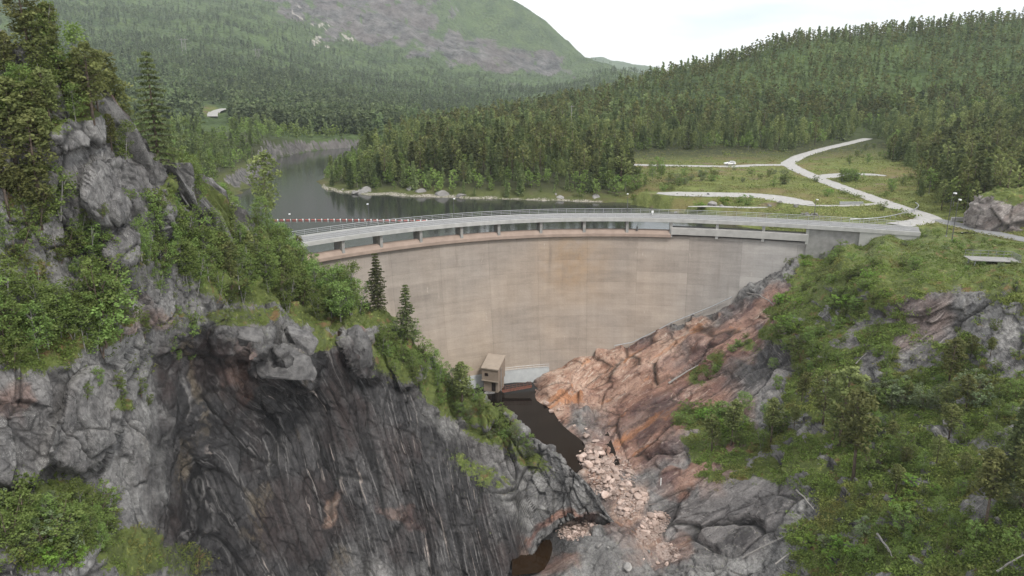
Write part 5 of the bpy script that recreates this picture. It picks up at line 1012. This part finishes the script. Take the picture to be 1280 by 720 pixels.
p = atz(912, 206.3, 4.6); car((p[0], p[1], 4.66), R(185), 'white hatchback car on the gravel road in front of the forest')
# blocks, guard rail, platform, post, markers
p = atz(1196, 276.5, 4.5); tag(MB().box((0, 0, .45), (2.6, .5, .9)).build('concrete_block', M['wsill']), 'pale concrete block beside the road junction lamps', 'concrete block').location = p
p = atz(1064, 255.5, 4.5); tag(MB().box((0, 0, .35), (6, .4, .7)).build('concrete_barrier', M['steel']), 'long low grey barrier beside the gravel track', 'barrier').location = p
P = [np.append(atz(a, b, 4.55)[:2], 4.6) for a, b in ((1062, 277.6), (1085, 277), (1105, 275), (1122, 271.5), (1135, 268), (1144, 264.5), (1149, 260), (1144, 256.5))]
P = dens(P, .8); o = thing('guard_rail', 'curved steel guard rail round the inside of the road bend', 'guard rail', P[0]); Q = P-P[0]; m = MB(); m.tube(Q+[0, 0, .62], .11, 6); m.build('rail', M['steel'], o); m = MB()
for q in Q[::3]: m.tube([q-[0, 0, .4], q+[0, 0, .7]], .06, 4)
m.build('rail_posts', M['steel'], o)
p = atz(1240, 324, 5.0); o = thing('viewing_platform', 'flat grey platform with a railing on the rock edge at right', 'platform', (p[0], p[1], 5.0), R(-12))
m = MB(); [m.box((-3.6+i*.36, 0, 0), (.32, 3.6, .12)) for i in range(21)]; m.build('platform_deck', M['conc2'], o)
m = MB(); [m.tube([(x_, y_, -2.5), (x_, y_, 0)], .12, 6) for x_ in (-3, 3) for y_ in (-1.4, 1.4)]; m.build('support_posts', M['steel'], o)
m = MB(); [m.tube([(x_, 1.75, 0), (x_, 1.75, 1.1)], .04, 4) for x_ in np.linspace(-3.6, 3.6, 7)]; [m.tube([(-3.6, 1.75, h_), (3.6, 1.75, h_)], .04, 4) for h_ in (.55, 1.1)]
[m.tube([(3.62, y_, 0), (3.62, y_, 1.1)], .04, 4) for y_ in np.linspace(-1.7, 1.2, 9)]; m.tube([(3.62, -1.7, 1.1), (3.62, 1.7, 1.1)], .04, 4); m.build('railing', M['pier_grey'], o)
p = onR(827, 608); tag(MB().tube([(0, 0, -.3), (0, 0, 1.3)], .09, 6).build('marker_post', M['white']), 'short pale post standing on the grey slab right of the rubble', 'post').location = p
x = pxx(797); p = dpt(x, -.6, 1.7); tag(MB().box((0, 0, .45), (.35, .3, .9)).box((0, 0, 1.0), (.22, .22, .2)).build('gauge_post', M['pole']), 'small dark gauge post on the brown spillway sill', 'post').location = p
x = pxx(817); p = dpt(x, -5.9, 4.53); tag(MB().tube([(0, 0, 0), (0, 0, .5)], .05, 6).box((0, 0, .75), (.5, .12, .5)).build('road_marker', M['white']), 'small white marker board on the dam deck', 'marker').location = p
# fallen trunks
def log(a, b, side, r0, label, lift=.4):
    A_, B_ = on(*a, side), on(*b, side); A_[2] += lift; B_[2] += lift; d = B_-A_; L_ = np.linalg.norm(d); m = MB(); rr = random.Random(int(a[0])); pts_ = [d*t+np.array([rr.uniform(-.03, .03)*L_, 0, math.sin(t*3)*.03*L_])*(0 < t < 1) for t in np.linspace(0, 1, 6)]
    m.tube(pts_, [r0*(1-.6*t) for t in np.linspace(0, 1, 6)], 7); o = thing('fallen_trunk', label, 'dead tree', A_); m.build('trunk', M['dead'], o)
    for t in (.45, .62, .78, .9):
        q = d*t; MB().tube([q, q+np.array([rr.uniform(-.1, .1), rr.uniform(-.05, .05), rr.uniform(.05, .16)])*L_], [r0*.35, .01], 4).build('branch', M['dead'], o)
log((266, 303), (299, 262), 'L', .22, 'long grey fallen trunk leaning through the birches on the left ridge', 1.5)
log((932, 368), (966, 386), 'R', .16, 'straight bleached trunk across the top of the red slab', .7)
log((836, 482), (872, 457), 'R', .22, 'bleached trunk lying along the red slab below the shrubs'); log((995, 618), (1014, 640), 'R', .14, 'bleached trunk on the heath near the grey slab', .6)
log((1098, 676), (1113, 702), 'R', .14, 'broken white trunk at the bottom of the right heath', .6); log((975, 718), (984, 695), 'R', .12, 'short white stick standing at the bottom edge of the right slope', .8)
log((1068, 458), (1082, 445), 'R', .10, 'thin dead stem leaning above the pine clump', .6); log((928, 700), (985, 668), 'R', .12, 'thin grey branch across the lower grey slab', .3); log((100, 108), (127, 96), 'L', .1, 'forked dead branch under the cliff top pines', 1)
log((1244, 720), (1279, 698), 'R', .12, 'pale dead branch at the lower right corner', .5)
# transmission masts on the far slope and a pole in the wood
def mast(px, py, D, H_, label, first=[None]):
    p = at(px, py, D); zz, _ = ground(np.array([p[0]]), np.array([p[1]])); p[2] = zz[0]
    if first[0] is None:
        o = thing('power_pylon', label, 'pylon', p, 0, None); m = MB()
        for s in (-1, 1): m.tube([(s*3, 0, -2), (s*3, 0, 24)], .45, 4)
        m.build('legs', M['dead'], o); MB().tube([(-8, 0, 21.5), (8, 0, 21.5)], .4, 4).tube([(-3, 0, 6), (3, 0, 20)], .2, 4).tube([(3, 0, 6), (-3, 0, 20)], .2, 4).build('crossarm', M['dead'], o); first[0] = o
    else: o = copy_tree(first[0]); o.location = p
    o['label'] = label; o.scale = (H_/24,)*3
mast(229, 52, 1250, 24, 'left power pylon on the far forested slope'); mast(321, 58, 1300, 24, 'right power pylon on the far forested slope'); mast(641, 112, 1700, 24, 'power pylon below the far mountain near the wooded saddle')
p = at(714, 163, 400); zz, _ = ground(np.array([p[0]]), np.array([p[1]])); o = thing('utility_pole', 'pale utility pole with a crossbar rising out of the pine wood', 'utility pole', (p[0], p[1], zz[0])); MB().tube([(0, 0, 0), (0, 0, 15)], [.2, .14], 6).build('pole', M['dead'], o); MB().box((0, 0, 14.4), (2.6, .2, .2)).build('crossarm', M['dead'], o)

# ------------------------------------------------------------------ haze, light
bpy.ops.mesh.primitive_cube_add(size=1, location=(0, 3900, 600)); hz = bpy.context.object; hz.name = 'haze'; hz.scale = (15400, 8000, 1320)
tag(hz, 'thin pale summer haze lying over the valley', 'haze', None, 'stuff')
mh = bpy.data.materials.new('haze_air'); mh.use_nodes = True; nt = mh.node_tree; nt.nodes.clear(); v = nt.nodes.new('ShaderNodeVolumePrincipled'); v.inputs['Color'].default_value = (.86, .93, 1, 1); v.inputs['Density'].default_value = .00009; v.inputs['Anisotropy'].default_value = .2
o_ = nt.nodes.new('ShaderNodeOutputMaterial'); nt.links.new(v.outputs[0], o_.inputs['Volume']); hz.data.materials.append(mh)
SUN_EL, SUN_AZ = R(52), R(140)   # azimuth from +Y, clockwise: behind the camera, to the right
W = bpy.data.worlds.new('World'); S.world = W; W.use_nodes = True; nt = W.node_tree; nt.nodes.clear()
sky = nt.nodes.new('ShaderNodeTexSky'); sky.sky_type = 'NISHITA'; sky.sun_disc = False; sky.sun_elevation = SUN_EL; sky.sun_rotation = SUN_AZ
tc = nt.nodes.new('ShaderNodeTexCoord'); mp = nt.nodes.new('ShaderNodeMapping'); mp.inputs['Scale'].default_value = (1, 1, 4.5); nz = nt.nodes.new('ShaderNodeTexNoise'); nz.inputs['Scale'].default_value = 3.1; nz.inputs['Detail'].default_value = 6
rp = nt.nodes.new('ShaderNodeMapRange'); rp.inputs[1].default_value = .33; rp.inputs[2].default_value = .50; rp.inputs[3].default_value = .45; rp.inputs[4].default_value = 1
mx = nt.nodes.new('ShaderNodeMix'); mx.data_type = 'RGBA'; rp2 = nt.nodes.new('ShaderNodeMapRange'); rp2.inputs[1].default_value = .3; rp2.inputs[2].default_value = .7; rp2.inputs[3].default_value = 7.6; rp2.inputs[4].default_value = 8.8
cb = nt.nodes.new('ShaderNodeCombineColor'); bg = nt.nodes.new('ShaderNodeBackground'); bg.inputs[1].default_value = .09; wo = nt.nodes.new('ShaderNodeOutputWorld')
L = nt.links.new; L(tc.outputs['Generated'], mp.inputs[0]); L(mp.outputs[0], nz.inputs['Vector']); L(nz.outputs['Fac'], rp.inputs[0]); L(nz.outputs['Fac'], rp2.inputs[0])
for i in range(3): L(rp2.outputs[0], cb.inputs[i])
L(rp.outputs[0], mx.inputs[0]); L(sky.outputs[0], mx.inputs[6]); L(cb.outputs[0], mx.inputs[7]); L(mx.outputs[2], bg.inputs[0]); L(bg.outputs[0], wo.inputs[0])
sl = bpy.data.lights.new('sun', 'SUN'); sl.energy = 1.5; sl.angle = R(10); sl.color = (1, .96, .9); so = bpy.data.objects.new('sun', sl); COL.objects.link(so)
dirv = Vector((math.sin(SUN_AZ)*math.cos(SUN_EL), math.cos(SUN_AZ)*math.cos(SUN_EL), math.sin(SUN_EL))); so.rotation_euler = dirv.to_track_quat('Z', 'Y').to_euler()
S.view_settings.view_transform = 'Standard'; S.view_settings.look = 'None'; S.view_settings.gamma = 1; S.view_settings.exposure = 0.92
S.cycles.use_denoising = True; S.cycles.max_bounces = 5; S.cycles.diffuse_bounces = 2; S.cycles.glossy_bounces = 2; S.cycles.transmission_bounces = 2; S.cycles.volume_bounces = 1; S.cycles.transparent_max_bounces = 4
print('objects', len(S.objects), NPL)
